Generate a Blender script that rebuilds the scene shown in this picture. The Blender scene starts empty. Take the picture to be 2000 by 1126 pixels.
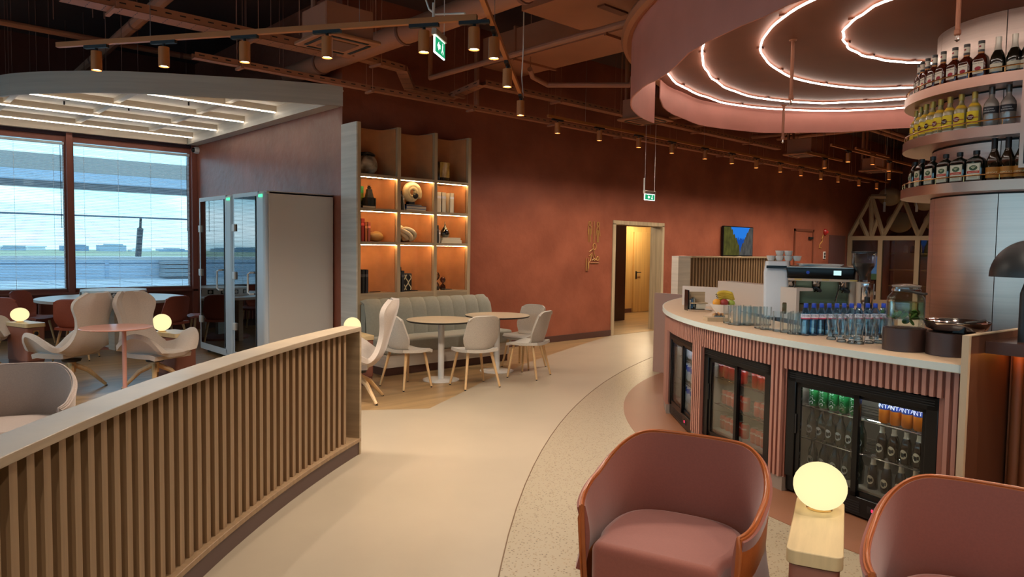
import bpy, bmesh, math, random
from math import sin, cos, pi, sqrt, atan2, hypot
from mathutils import Vector, Matrix
random.seed(11)
SC = bpy.context.scene
COL = SC.collection
V = Vector
def rad(a): return a * pi / 180

# ------------------------------------------------------------------ camera
FOC, EYE = 1390.0, V((0, 0, 1.62))
_y, _p, _r = rad(47.23), rad(-3.2), rad(0.81)
FWD = V((cos(_y) * cos(_p), sin(_y) * cos(_p), sin(_p)))
_rt = FWD.cross(V((0, 0, 1))).normalized(); _up = _rt.cross(FWD)
RT = cos(_r) * _rt + sin(_r) * _up; UP = -sin(_r) * _rt + cos(_r) * _up
cam = bpy.data.objects.new('camera', bpy.data.cameras.new('camera')); COL.objects.link(cam)
m = Matrix((RT, UP, -FWD)).transposed().to_4x4(); m.translation = EYE
cam.matrix_world = m
cam.data.lens = 36 * FOC / 2000; cam.data.sensor_width = 36; cam.data.sensor_fit = 'HORIZONTAL'
cam.data.clip_start = 0.05; cam.data.clip_end = 900
SC.camera = cam
vs = SC.view_settings
vs.view_transform = 'Standard'; vs.look = 'None'; vs.gamma = 1.0; vs.use_curve_mapping = False
vs.exposure = 0.58
SC.cycles.use_denoising = True
SC.cycles.max_bounces = 7; SC.cycles.diffuse_bounces = 4; SC.cycles.glossy_bounces = 4
SC.cycles.transmission_bounces = 6; SC.cycles.transparent_max_bounces = 80
SC.cycles.caustics_reflective = False; SC.cycles.caustics_refractive = False
SC.cycles.sample_clamp_indirect = 5.0

# photo pixel -> place: a direction, ended at a height, a wall or a cylinder it touches
def ray(px, py): return RT * ((px - 1000) / FOC) - UP * ((py - 563) / FOC) + FWD
def Zp(px, py, z=0.0):
    d = ray(px, py); return EYE + d * ((z - EYE.z) / d.z)
def Xp(px, py, x):
    d = ray(px, py); return EYE + d * (x / d.x)
def Yp(px, py, y):
    d = ray(px, py); return EYE + d * (y / d.y)
def Dp(px, py, t):
    d = ray(px, py); return EYE + d * (t / hypot(d.x, d.y))
def Cp(px, py, c, r, far=False):
    d = ray(px, py); a = d.x ** 2 + d.y ** 2; b = -2 * (d.x * c[0] + d.y * c[1]); k = c[0] ** 2 + c[1] ** 2 - r * r
    q = b * b - 4 * a * k
    t = -b / (2 * a) if q < 0 else (-b + (1 if far else -1) * sqrt(q)) / (2 * a)
    return EYE + d * t

# ------------------------------------------------------------------ sky
W = bpy.data.worlds.new('sky'); SC.world = W; W.use_nodes = True
nt = W.node_tree; N = nt.nodes; L = nt.links; N.clear()
out = N.new('ShaderNodeOutputWorld'); bg = N.new('ShaderNodeBackground')
tc = N.new('ShaderNodeTexCoord'); sep = N.new('ShaderNodeSeparateXYZ'); rp = N.new('ShaderNodeValToRGB')
mp = N.new('ShaderNodeMapping'); mp.inputs['Scale'].default_value = (1.2, 1.2, 6)
ns = N.new('ShaderNodeTexNoise'); ns.inputs['Scale'].default_value = 2.6; ns.inputs['Detail'].default_value = 5
cr = N.new('ShaderNodeValToRGB'); mx = N.new('ShaderNodeMixRGB')
e = rp.color_ramp.elements
e[0].position = 0.0; e[0].color = (0.33, 0.50, 0.58, 1); e[1].position = 0.5; e[1].color = (0.28, 0.44, 0.60, 1)
el = e.new(0.06); el.color = (0.26, 0.48, 0.58, 1)
el = e.new(0.2); el.color = (0.25, 0.45, 0.60, 1)
cr.color_ramp.elements[0].position = 0.50; cr.color_ramp.elements[1].position = 0.72
mx.inputs[2].default_value = (0.80, 0.84, 0.86, 1)
L.new(tc.outputs['Generated'], sep.inputs[0]); L.new(sep.outputs[2], rp.inputs[0])
L.new(tc.outputs['Generated'], mp.inputs[0]); L.new(mp.outputs[0], ns.inputs['Vector']); L.new(ns.outputs['Fac'], cr.inputs[0])
L.new(cr.outputs[0], mx.inputs[0]); L.new(rp.outputs[0], mx.inputs[1]); L.new(mx.outputs[0], bg.inputs[0])
bg.inputs[1].default_value = 2.9
L.new(bg.outputs[0], out.inputs[0])

# ------------------------------------------------------------------ materials
def srgb(h):
    h = h.lstrip('#'); c = [int(h[i:i + 2], 16) / 255 for i in (0, 2, 4)]
    return tuple(x / 12.92 if x <= .04045 else ((x + .055) / 1.055) ** 2.4 for x in c) + (1,)
MATS = {}
def mat(name, col, rough=.5, metal=0, spec=.5, noise=None, bump=None, coat=0, emit=None, sheen=0, trans=0, aniso=0):
    """noise=(scale xyz, amount, second colour or None); bump=(scale xyz, strength)"""
    if name in MATS: return MATS[name]
    m = bpy.data.materials.new(name); m.use_nodes = True; MATS[name] = m
    nt = m.node_tree; N = nt.nodes; L = nt.links; b = N['Principled BSDF']
    c = srgb(col) if isinstance(col, str) else tuple(col)
    b.inputs['Base Color'].default_value = c; b.inputs['Roughness'].default_value = rough
    b.inputs['Metallic'].default_value = metal; b.inputs['Specular IOR Level'].default_value = spec
    b.inputs['Coat Weight'].default_value = coat; b.inputs['Coat Roughness'].default_value = .08
    b.inputs['Sheen Weight'].default_value = sheen; b.inputs['Transmission Weight'].default_value = trans
    b.inputs['Anisotropic'].default_value = aniso
    if emit:
        b.inputs['Emission Color'].default_value = srgb(emit[0]); b.inputs['Emission Strength'].default_value = emit[1]
    if noise or bump:
        tc = N.new('ShaderNodeTexCoord')
    def field(scale, detail=5):
        mp = N.new('ShaderNodeMapping'); mp.inputs['Scale'].default_value = scale
        n = N.new('ShaderNodeTexNoise'); n.inputs['Scale'].default_value = 1; n.inputs['Detail'].default_value = detail
        L.new(tc.outputs['Object'], mp.inputs[0]); L.new(mp.outputs[0], n.inputs['Vector']); return n
    if noise:
        n = field(noise[0]); r = N.new('ShaderNodeValToRGB'); a = noise[1]
        c2 = srgb(noise[2]) if len(noise) > 2 and noise[2] else tuple(min(1, x * (1 + a)) for x in c[:3]) + (1,)
        c1 = tuple(x * (1 - a) for x in c[:3]) + (1,)
        r.color_ramp.elements[0].position = .35; r.color_ramp.elements[1].position = .68
        r.color_ramp.elements[0].color = c1; r.color_ramp.elements[1].color = c2
        L.new(n.outputs['Fac'], r.inputs[0]); L.new(r.outputs[0], b.inputs['Base Color'])
    if bump:
        n = field(bump[0], 4); bp = N.new('ShaderNodeBump'); bp.inputs['Strength'].default_value = bump[1]
        bp.inputs['Distance'].default_value = .02
        L.new(n.outputs['Fac'], bp.inputs['Height']); L.new(bp.outputs[0], b.inputs['Normal'])
    return m
def glass(name, tint='#ffffff', refl=.9, dens=0.0, rough=.02, ior=1.45):
    """clear pane: straight-through light plus Fresnel mirror"""
    if name in MATS: return MATS[name]
    m = bpy.data.materials.new(name); m.use_nodes = True; MATS[name] = m
    nt = m.node_tree; N = nt.nodes; L = nt.links; N.clear()
    o = N.new('ShaderNodeOutputMaterial'); t = N.new('ShaderNodeBsdfTransparent'); g = N.new('ShaderNodeBsdfGlossy')
    t.inputs[0].default_value = srgb(tint); g.inputs['Roughness'].default_value = rough
    f = N.new('ShaderNodeFresnel'); f.inputs[0].default_value = ior
    k = N.new('ShaderNodeMath'); k.operation = 'MULTIPLY_ADD'; k.inputs[1].default_value = refl; k.inputs[2].default_value = dens
    k.use_clamp = True
    x = N.new('ShaderNodeMixShader'); L.new(f.outputs[0], k.inputs[0]); L.new(k.outputs[0], x.inputs[0])
    L.new(t.outputs[0], x.inputs[1]); L.new(g.outputs[0], x.inputs[2]); L.new(x.outputs[0], o.inputs[0])
    return m
def emis(name, col, s):
    if name in MATS: return MATS[name]
    m = bpy.data.materials.new(name); m.use_nodes = True; MATS[name] = m
    nt = m.node_tree; nt.nodes.clear()
    o = nt.nodes.new('ShaderNodeOutputMaterial'); e = nt.nodes.new('ShaderNodeEmission')
    e.inputs[0].default_value = srgb(col); e.inputs[1].default_value = s; nt.links.new(e.outputs[0], o.inputs[0]); return m

plaster = mat('plaster', '#93503a', .40, noise=((1.6, 1.6, 1.9), .14, '#a05a42'), bump=((6, 6, 7), .5), spec=.5)
plasterd = mat('baseboard_brown', '#54352c', .5)
oak = mat('oak', '#b8a180', .45, noise=((30, 30, 1.2), .16), bump=((60, 60, 3), .04))
oakh = mat('oak_long', '#b09a7c', .42, noise=((1.2, 1.2, 26), .16), bump=((3, 3, 60), .04))
oakx = mat('oak_cross', '#c9b8a2', .42, noise=((1.6, 1.6, 22), .12), bump=((3, 3, 50), .05))
greyoak = mat('pale_ash', '#cfc6b8', .5, noise=((.8, .8, 24), .09), bump=((2, 2, 60), .03))
legwood = mat('beech', '#cfa877', .4, noise=((30, 30, 3), .1))
darkback = mat('dark_umber', '#4a3128', .6)
white = mat('white_lacquer', '#e4e0da', .35)
whitem = mat('white_metal', '#dcd8d2', .35)
black = mat('black_gloss', '#080808', .32, spec=.35)
blackm = mat('black_matt', '#161414', .5)
chrome = mat('chrome', '#d8d4d0', .08, 1)
steel = mat('steel', '#b5aca4', .28, 1)
brass = mat('brass', '#c9a06a', .25, 1)
pinkpaint = mat('dusty_pink', '#b07462', .5, noise=((3, 3, 3), .04))
duct = mat('duct_paint', '#a86e52', .55, noise=((1.5, 1.5, 1.5), .08))
dimpaint = mat('ceiling_paint', '#7d5040', .7, noise=((1, 1, 1), .1))
trackm = mat('track_orange', '#b3703a', .4)
ceilm = mat('ceiling_dark', '#4e3630', .9)
winglass = glass('window_glass', '#eef8fb', .8)
clear = glass('clear_glass', '#fdffff', .38, .015, .03)
tintglass = glass('booth_glass', '#4a4a50', 1.0, .22)
led = emis('led_white', '#fff0dc', 9)
ledw = emis('led_warm', '#ffcf90', 42)
ORD = 'first second third fourth fifth sixth seventh eighth ninth tenth eleventh twelfth thirteenth fourteenth fifteenth sixteenth seventeenth eighteenth nineteenth twentieth'.split()

# ------------------------------------------------------------------ mesh building
class MB:
    def __init__(s): s.v = []; s.f = []
    def add(s, vs, fs, M=None):
        o = len(s.v)
        s.v += [tuple(M @ V(p)) if M else tuple(p) for p in vs]
        s.f += [tuple(i + o for i in f) for f in fs]; return s
    def box(s, c, d, M=None, tz=1.0):
        x, y, z = d[0] / 2, d[1] / 2, d[2] / 2
        vs = [(c[0] + i * x * (tz if k > 0 else 1), c[1] + j * y * (tz if k > 0 else 1), c[2] + k * z) for k in (-1, 1) for i, j in ((-1, -1), (1, -1), (1, 1), (-1, 1))]
        return s.add(vs, [(3, 2, 1, 0), (4, 5, 6, 7), (0, 1, 5, 4), (1, 2, 6, 5), (2, 3, 7, 6), (3, 0, 4, 7)], M)
    def span(s, a, b, M=None):
        return s.box([(a[i] + b[i]) / 2 for i in range(3)], [abs(b[i] - a[i]) for i in range(3)], M)
    def lathe(s, prof, n=20, M=None):
        vs = []; fs = []
        for r, z in prof: vs += [(r * cos(2 * pi * i / n), r * sin(2 * pi * i / n), z) for i in range(n)]
        for k in range(len(prof) - 1):
            for i in range(n):
                j = (i + 1) % n; fs.append((k * n + i, k * n + j, (k + 1) * n + j, (k + 1) * n + i))
        if prof[0][0] > 1e-5: fs.append(tuple(range(n))[::-1])
        if prof[-1][0] > 1e-5: fs.append(tuple(range((len(prof) - 1) * n, len(prof) * n)))
        return s.add(vs, fs, M)
    def tube(s, pts, r, n=8, closed=False, M=None):
        pts = [V(p) for p in pts]; vs = []; fs = []; k = len(pts)
        rs = r if isinstance(r, (list, tuple)) else [r] * k
        ref = None
        for i, p in enumerate(pts):
            a = pts[(i - 1) % k] if (closed or i) else p; b = pts[(i + 1) % k] if (closed or i < k - 1) else p
            t = (b - a).normalized()
            if ref is None:
                ref = t.cross(V((0, 0, 1)))
                if ref.length < .1: ref = t.cross(V((1, 0, 0)))
            ref = (ref - t * ref.dot(t)).normalized(); bi = t.cross(ref)
            vs += [p + rs[i] * (cos(2 * pi * j / n) * ref + sin(2 * pi * j / n) * bi) for j in range(n)]
        for i in range(k if closed else k - 1):
            a = i * n; b = ((i + 1) % k) * n
            fs += [(a + j, a + (j + 1) % n, b + (j + 1) % n, b + j) for j in range(n)]
        if not closed: fs += [tuple(range(n))[::-1], tuple(range((k - 1) * n, k * n))]
        return s.add(vs, fs, M)
    def prism(s, poly, z0, z1, M=None):
        n = len(poly); vs = [(p[0], p[1], z0) for p in poly] + [(p[0], p[1], z1) for p in poly]
        fs = [tuple(range(n))[::-1], tuple(range(n, 2 * n))] + [(i, (i + 1) % n, n + (i + 1) % n, n + i) for i in range(n)]
        return s.add(vs, fs, M)
    def arc(s, c, r0, r1, z0, z1, a0, a1, n=24, M=None):
        """solid annular sector, degrees"""
        vs = []; fs = []
        for i in range(n + 1):
            a = rad(a0 + (a1 - a0) * i / n)
            for r, z in ((r0, z0), (r1, z0), (r1, z1), (r0, z1)): vs.append((c[0] + r * cos(a), c[1] + r * sin(a), z))
        for i in range(n):
            for k in range(4): fs.append((4 * i + k, 4 * i + (k + 1) % 4, 4 * i + 4 + (k + 1) % 4, 4 * i + 4 + k))
        if abs(a1 - a0) < 359.9: fs += [(3, 2, 1, 0), (4 * n, 4 * n + 1, 4 * n + 2, 4 * n + 3)]
        return s.add(vs, fs, M)
    def shell(s, fn, nu, nv, th, M=None):
        """sheet fn(u,v) u,v in 0..1 given thickness th along its normal"""
        P = [[V(fn(i / nu, j / nv)) for j in range(nv + 1)] for i in range(nu + 1)]
        Q = []
        for i in range(nu + 1):
            row = []
            for j in range(nv + 1):
                du = P[min(i + 1, nu)][j] - P[max(i - 1, 0)][j]; dv = P[i][min(j + 1, nv)] - P[i][max(j - 1, 0)]
                nn = du.cross(dv); nn = nn.normalized() if nn.length > 1e-9 else V((0, 0, 1))
                row.append(P[i][j] - nn * (th(i / nu, j / nv) if callable(th) else th))
            Q.append(row)
        W = nv + 1; vs = [p for r in P for p in r] + [p for r in Q for p in r]; o = W * (nu + 1); fs = []
        for i in range(nu):
            for j in range(nv):
                a = i * W + j; fs += [(a, a + W, a + W + 1, a + 1), (o + a, o + a + 1, o + a + W + 1, o + a + W)]
        for i in range(nu):
            a = i * W; fs.append((a, o + a, o + a + W, a + W)); a = i * W + nv; fs.append((a, a + W, o + a + W, o + a))
        for j in range(nv):
            fs.append((j, j + 1, o + j + 1, o + j)); a = nu * W + j; fs.append((a, o + a, o + a + 1, a + 1))
        return s.add(vs, fs, M)
    def mesh(s, name, mt, smooth=35):
        me = bpy.data.meshes.new(name); me.from_pydata(s.v, [], s.f); me.materials.append(mt)
        bm = bmesh.new(); bm.from_mesh(me); bmesh.ops.recalc_face_normals(bm, faces=bm.faces); bm.to_mesh(me); bm.free()
        if smooth:
            me.polygons.foreach_set('use_smooth', [True] * len(me.polygons)); me.set_sharp_from_angle(angle=rad(smooth))
        return me
def link(name, me, parent=None, loc=None, rot=None):
    o = bpy.data.objects.new(name, me); COL.objects.link(o)
    if parent is not None: o.parent = parent
    if loc is not None: o.location = loc
    if rot is not None: o.rotation_euler = rot
    return o
def obj(name, mb, mt, parent=None, smooth=35, bevel=0, world=False, loc=None, rot=None, seg=2):
    o = link(name, mb if isinstance(mb, bpy.types.Mesh) else mb.mesh(name, mt, smooth), parent, loc, rot)
    if world and parent is not None:
        if parent.parent is None: o.matrix_parent_inverse = Matrix.Translation(-parent.location)
    if bevel:
        b = o.modifiers.new('bevel', 'BEVEL'); b.width = bevel; b.segments = seg; b.limit_method = 'ANGLE'; b.angle_limit = rad(40)
    return o
def tag(o, label, cat, group=None):
    o['label'] = label; o['category'] = cat
    if group: o['group'] = group
    return o
def thing(name, label, cat, loc=(0, 0, 0), rz=0, group=None):
    o = bpy.data.objects.new(name, None); COL.objects.link(o); o.location = loc; o.rotation_euler = (0, 0, rz)
    o.empty_display_size = .1
    return tag(o, label, cat, group)
def struct(name, mb, mt, **k):
    o = obj(name, mb, mt, **k)
    if o.parent is None: o['kind'] = 'structure'
    return o
def dup(root, loc, rz=None, label=None, group=None, scale=None):
    r = root.copy(); COL.objects.link(r); r.location = loc
    if rz is not None: r.rotation_euler = (0, 0, rz)
    if scale: r.scale = (scale,) * 3
    if label: r['label'] = label
    if group: r['group'] = group
    for ch in list(root.children):
        c = ch.copy(); COL.objects.link(c); c.parent = r
        for g in list(ch.children):
            d = g.copy(); COL.objects.link(d); d.parent = c
    return r
TXT = {}
def text_mesh(body, size, mt, wrap=None, align='CENTER', shear=0):
    """flat lettering in the XZ plane, front towards -Y; wrap=radius bends it round a Z cylinder"""
    k = (body, size, mt.name, wrap, shear)
    if k in TXT: return TXT[k]
    cu = bpy.data.curves.new('lettering', 'FONT'); cu.body = body; cu.size = size; cu.align_x = align; cu.align_y = 'CENTER'
    cu.extrude = .0004; cu.resolution_u = 2; cu.shear = shear
    o = bpy.data.objects.new('lettering', cu); COL.objects.link(o)
    me = bpy.data.meshes.new_from_object(o.evaluated_get(bpy.context.evaluated_depsgraph_get()))
    bpy.data.objects.remove(o); bpy.data.curves.remove(cu)
    for v in me.vertices:
        x, y, z = v.co
        if wrap: v.co = (sin(x / wrap) * (wrap + z), -cos(x / wrap) * (wrap + z), y)
        else: v.co = (x, -z, y)
    me.materials.clear(); me.materials.append(mt); TXT[k] = me; return me
def spot(name, loc, energy, ang=70, col=(1, .78, .52), parent=None, blend=.6, aim=None):
    l = bpy.data.lights.new(name, 'SPOT'); l.energy = energy; l.spot_size = rad(ang); l.spot_blend = blend; l.color = col; l.shadow_soft_size = .03
    o = bpy.data.objects.new(name, l); COL.objects.link(o); o.location = loc
    if parent is not None: o.parent = parent
    if aim is not None: o.rotation_euler = V(aim).to_track_quat('-Z', 'Y').to_euler()
    return o
def bulb(name, loc, energy, r=.08, col=(1, .78, .5), parent=None):
    l = bpy.data.lights.new(name, 'POINT'); l.energy = energy; l.shadow_soft_size = r; l.color = col
    o = bpy.data.objects.new(name, l); COL.objects.link(o); o.location = loc
    if parent is not None: o.parent = parent
    return o
# ================================================================== SETTING
YB, XA, YW, CEIL = 8.58, 4.82, 14.09, 5.0
XL, XR, YF = -7.0, 25.0, -9.0
BAR, CORE = (9.0, .5), (8.03, 1.63)
FC = (8.8, -4.28); FR = 10.86                      # slatted partition runs on this arc
# floor
woodfloor = mat('oak_floor', '#9c7d56', .32, noise=((.7, 9, 1), .22), bump=((2, 40, 1), .03), spec=.5)
cream = mat('cream_resin', '#a3947f', .38, noise=((1.3, 1.3, 1), .05))
resin = mat('brown_resin', '#84563c', .42, noise=((1, 1, 1), .06))
def terrazzo_mat():
    m = mat('terrazzo', '#9c8e77', .35); nt = m.node_tree; N = nt.nodes; L = nt.links; b = N['Principled BSDF']
    tc = N.new('ShaderNodeTexCoord'); vo = N.new('ShaderNodeTexVoronoi'); vo.inputs['Scale'].default_value = 70; vo.inputs['Randomness'].default_value = 1
    lt = N.new('ShaderNodeMath'); lt.operation = 'LESS_THAN'; lt.inputs[1].default_value = .36
    sp = N.new('ShaderNodeSeparateColor'); gt = N.new('ShaderNodeMath'); gt.operation = 'GREATER_THAN'; gt.inputs[1].default_value = .5
    mu = N.new('ShaderNodeMath'); mu.operation = 'MULTIPLY'
    rp = N.new('ShaderNodeValToRGB'); rp.color_ramp.elements[0].color = srgb('#5d4d3a'); rp.color_ramp.elements[1].color = srgb('#927c5c')
    mx = N.new('ShaderNodeMixRGB'); mx.inputs[1].default_value = srgb('#9c8e77')
    L.new(tc.outputs['Object'], vo.inputs['Vector']); L.new(vo.outputs['Distance'], lt.inputs[0]); L.new(vo.outputs['Color'], sp.inputs[0])
    L.new(sp.outputs[0], gt.inputs[0]); L.new(sp.outputs[1], rp.inputs[0]); L.new(lt.outputs[0], mu.inputs[0]); L.new(gt.outputs[0], mu.inputs[1])
    L.new(mu.outputs[0], mx.inputs[0]); L.new(rp.outputs[0], mx.inputs[2]); L.new(mx.outputs[0], b.inputs['Base Color']); return m
terr = terrazzo_mat()
struct('floor', MB().span((XL, YF, -.2), (XR, YW, 0)), woodfloor, smooth=0)
bnd = [Zp(*p) for p in ((838, 797.7), (893, 771), (946.5, 743.4), (1033, 707), (1100, 684), (1150, 668))]
poly = [(p.x, p.y) for p in bnd] + [(10.5, YB), (XR, YB), (XR, YF), (XL, YF)]
poly += [(FC[0] + (FR + .1) * cos(rad(a)), FC[1] + (FR + .1) * sin(rad(a))) for a in range(172, 127, -4)] + [(2.75, 6.7), (3.64, 6.128)]
struct('floor_cream', MB().prism(poly, -.01, .002), cream, smooth=0)
poly = [(14.3 + 17.57 * cos(rad(a)), -10.28 + 17.57 * sin(rad(a))) for a in [90 + i * 1.43 for i in range(61)]] + [(XR, YF), (XR, 7.29)]
struct('floor_terrazzo', MB().prism(poly, -.01, .004), terr, smooth=0)
struct('trim_floor', MB().tube([(p[0], p[1], .0035) for p in poly[:-2]], .004, 6), mat('joint_brass', '#6d5236', .4), smooth=0)
struct('floor_resin', MB().prism([(BAR[0] + 5.16 * cos(2 * pi * i / 120), BAR[1] + 5.16 * sin(2 * pi * i / 120)) for i in range(120)], -.01, .006), resin, smooth=0)
# shell
struct('ceiling', MB().span((XL, YF, CEIL), (XR, YW + .3, CEIL + .2)), ceilm, smooth=0)
DX0, DX1, DZ = 10.56, 12.06, 2.12
w = MB().span((XA + .25, YB, 0), (DX0, YB + .25, CEIL)).span((DX1, YB, 0), (XR, YB + .25, CEIL)).span((DX0, YB, DZ), (DX1, YB + .25, CEIL))
struct('wall_back', w, plaster, smooth=0)
struct('wall_side', MB().span((XA, YB, 0), (XA + .25, YW + .25, CEIL)), plaster, smooth=0)
w = MB().span((XL, YW, 0), (XA, YW + .22, .76)).span((XL, YW, 3.48), (XA, YW + .22, CEIL))
struct('wall_window', w, mat('plaster_dado', '#7a3f30', .55, noise=((1.5, 1.5, 1.5), .12)), smooth=0)
struct('wall_left', MB().span((XL - .2, YF, 0), (XL, YW + .22, .4)).span((XL - .2, YF, 3.6), (XL, YW + .22, CEIL)), plaster, smooth=0)
for k in range(11):   # the window front goes on along the side behind the camera
    y0, y1 = YF + k * 2.1, YF + (k + 1) * 2.1
    o = thing('window_%d' % (20 + k), 'window pane along the side wall outside the picture', '', (XL - .1, y0, .4)); o['kind'] = 'structure'; del o['category']
    obj('pane', MB().span((XL - .11, y0 + .06, .4), (XL - .1, y1, 3.6)), glass('window_glass'), o, world=True, smooth=0)
    obj('mullion', MB().span((XL - .16, y0, .4), (XL, y0 + .06, 3.6)), mat('window_frame_paint', '#8f5345', .5), o, world=True, smooth=0)
o = tag(obj('side_terrace', MB().span((-60, -60, -.35), (XL - .2, YW + .21, -.12)), mat('terrace_membrane', '#d5dcdf', .6, noise=((.6, .6, 1), .08)), smooth=0), 'pale paving outside the side windows', 'terrace'); o['kind'] = 'structure'
struct('wall_front', MB().span((XL, YF - .2, 0), (XR, YF, CEIL)), plaster, smooth=0)
struct('wall_right', MB().span((XR, YF, 0), (XR + .2, YB + .25, CEIL)), plaster, smooth=0)
struct('baseboard_back', MB().span((6.98, YB - .018, 0), (DX0 - .08, YB, .11)).span((DX1 + .08, YB - .018, 0), (21.05, YB, .11)), plasterd, smooth=0)
struct('baseboard_window', MB().span((XL, YW - .02, 0), (XA, YW, .13)), plasterd, smooth=0)
# doorway
o = thing('door_1', 'oak lined doorway in the terracotta wall, opening onto a lit corridor', 'doorway', (DX0, YB, 0)); o['kind'] = 'structure'; del o['category']
fr = oak
for a, b in (((DX0 - .07, YB - .02, 0), (DX0 + .012, YB + .27, DZ)), ((DX1 - .012, YB - .02, 0), (DX1 + .06, YB + .27, DZ))):
    obj('jamb', MB().span(a, b), fr, o, world=True, smooth=0)
obj('door_head', MB().span((DX0 - .07, YB - .02, DZ - .012), (DX1 + .06, YB + .27, DZ + .06)), fr, o, world=True, smooth=0)
# corridor
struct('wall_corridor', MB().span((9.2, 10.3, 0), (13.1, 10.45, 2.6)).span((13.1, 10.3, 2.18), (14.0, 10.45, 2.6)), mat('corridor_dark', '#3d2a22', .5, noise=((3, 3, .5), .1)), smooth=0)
o = struct('wall_corridor_end', MB().span((11.5, 11.5, 0), (18, 11.6, 2.6)), mat('corridor_oak', '#c09a5e', .45, noise=((14, 14, .6), .12)), smooth=0)
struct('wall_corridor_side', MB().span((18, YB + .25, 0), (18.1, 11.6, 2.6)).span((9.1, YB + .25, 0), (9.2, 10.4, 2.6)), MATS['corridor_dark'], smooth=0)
struct('ceiling_corridor', MB().span((9.1, YB + .25, 2.6), (18.1, 11.6, 2.7)), white, smooth=0)
struct('floor_corridor', MB().span((9.1, YB + .02, -.1), (18.1, 11.6, .003)), woodfloor, smooth=0)
d = thing('door_2', 'pale oak flush door with dark lever handle at the end of the corridor', 'door', (14.95, 11.48, 0)); d['kind'] = 'structure'; del d['category']
obj('leaf', MB().span((14.9, 11.44, .01), (15.9, 11.5, 2.1)), MATS['corridor_oak'], d, world=True, bevel=.004)
obj('lever_handle', MB().tube([(14.98, 11.43, 1.05), (14.98, 11.37, 1.05), (15.1, 11.37, 1.05)], .012).box((14.98, 11.432, .98), (.05, .012, .2)), blackm, d, world=True)
struct('baseboard_corridor', MB().span((11.5, 11.48, 0), (14.88, 11.5, .11)).span((15.92, 11.48, 0), (18, 11.5, .11)), plasterd, smooth=0)
bulb('corridor_lamp', (14.5, 10.7, 2.35), 75, .08, (1, .80, .50))
bulb('corridor_lamp', (11.2, 9.6, 2.35), 16, .08, (1, .84, .6))
# second flush door, painted like the wall
d = thing('door_3', 'flush door painted to match the terracotta wall, shadow joint round it', 'door', (17.8, YB, 0)); d['kind'] = 'structure'; del d['category']
obj('leaf', MB().span((17.86, YB - .012, .01), (18.84, YB, 2.17)), plaster, d, world=True, smooth=0)
for a, b in (((17.8, YB - .03, 0), (17.86, YB, 2.24)), ((18.84, YB - .03, 0), (18.9, YB, 2.24)), ((17.8, YB - .03, 2.18), (18.9, YB, 2.24))):
    obj('frame_bar', MB().span(a, b), mat('frame_brown', '#6e3a26', .5), d, world=True, smooth=0)
obj('closer', MB().span((18.6, YB - .06, 1.98), (18.8, YB - .012, 2.04)), blackm, d, world=True)

# ------------------------------------------------------------------ windows
framep = mat('window_frame_paint', '#8f5345', .5)
MUL = [4.77, 2.73, .62, -1.5, -3.6, -5.7, -6.97]
slat_m = mat('blind_slat', '#cfd6da', .5)
def blind(x0, x1, label):
    t = thing('venetian_blind', label, 'blind', ((x0 + x1) / 2, YW + .02, .82), 0, 'venetian blinds')
    w = x1 - x0; zt = 3.31 - .82
    obj('headrail', MB().box((0, 0, zt - .02), (w, .045, .04)), slat_m, t, smooth=0)
    obj('bottom_rail', MB().box((0, 0, .01), (w, .03, .018)), slat_m, t, smooth=0)
    mb = MB(); n = 94
    for i in range(n):
        z = .035 + (zt - .08) * i / (n - 1); d = .012
        mb.add([(-w / 2, -d, z - .0034), (w / 2, -d, z - .0034), (w / 2, 0, z + .0012), (-w / 2, 0, z + .0012), (w / 2, d, z + .0034), (-w / 2, d, z + .0034)], [(0, 1, 2, 3), (3, 2, 4, 5)])
    s = obj('slats', mb, slat_m, t, smooth=0); s['kind'] = 'stuff'
    for k in range(4):
        x = -w / 2 + w * (.08 + .28 * k)
        obj('ladder_cord', MB().box((x, -.013, zt / 2), (.004, .002, zt - .04)), white, t, smooth=0)
    obj('tilt_wand', MB().tube([(w / 2 - .06, -.03, zt - .05), (w / 2 - .055, -.032, zt - 1.45)], .005, 6), blackm, t)
    return t
for k in range(len(MUL) - 1):
    x0, x1 = MUL[k + 1] + .04, MUL[k] - .04
    o = thing('window_%d' % (k + 1), '', '', ((x0 + x1) / 2, YW + .1, .76)); o['kind'] = 'structure'; del o['category']
    o['label'] = ['window pane beside the side wall corner with the phone booths', 'window pane left of the red brown mullion', 'window pane further along the window wall'][min(k, 2)]
    for a, b in (((x0, YW + .03, .76), (x1, YW + .13, .82)), ((x0, YW + .03, 3.33), (x1, YW + .13, 3.42)), ((x0, YW + .03, .82), (x0 + .035, YW + .13, 3.33)), ((x1 - .035, YW + .03, .82), (x1, YW + .13, 3.33))):
        obj('frame_bar', MB().span(a, b), framep, o, world=True, smooth=0)
    obj('pane', MB().span((x0 + .035, YW + .1, .82), (x1 - .035, YW + .108, 3.33)), glass('window_glass'), o, world=True, smooth=0)
    if k < 4: blind(x0 + .03, x1 - .03, ['venetian blind over the window beside the side wall corner', 'venetian blind over the window left of the red brown mullion', 'venetian blind out of frame left of the mullion', 'venetian blind at the far left of the window wall'][k])
for k, x in enumerate(MUL):
    struct('trim_%d' % (k + 1), MB().span((x - .045, YW - .06, .0 if k == 0 else .76), (min(x + .045, XA), YW + .16, 3.48)), framep, smooth=0)
struct('trim_20', MB().span((XL, YW - .03, 3.42), (XA, YW + .1, 3.5)), mat('reveal_dark', '#3a2430', .7), smooth=0)
struct('trim_21', MB().span((XL, YW - .06, .735), (XA, YW + .03, .765)), mat('sill_paint', '#8a5548', .4), smooth=0)
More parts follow.
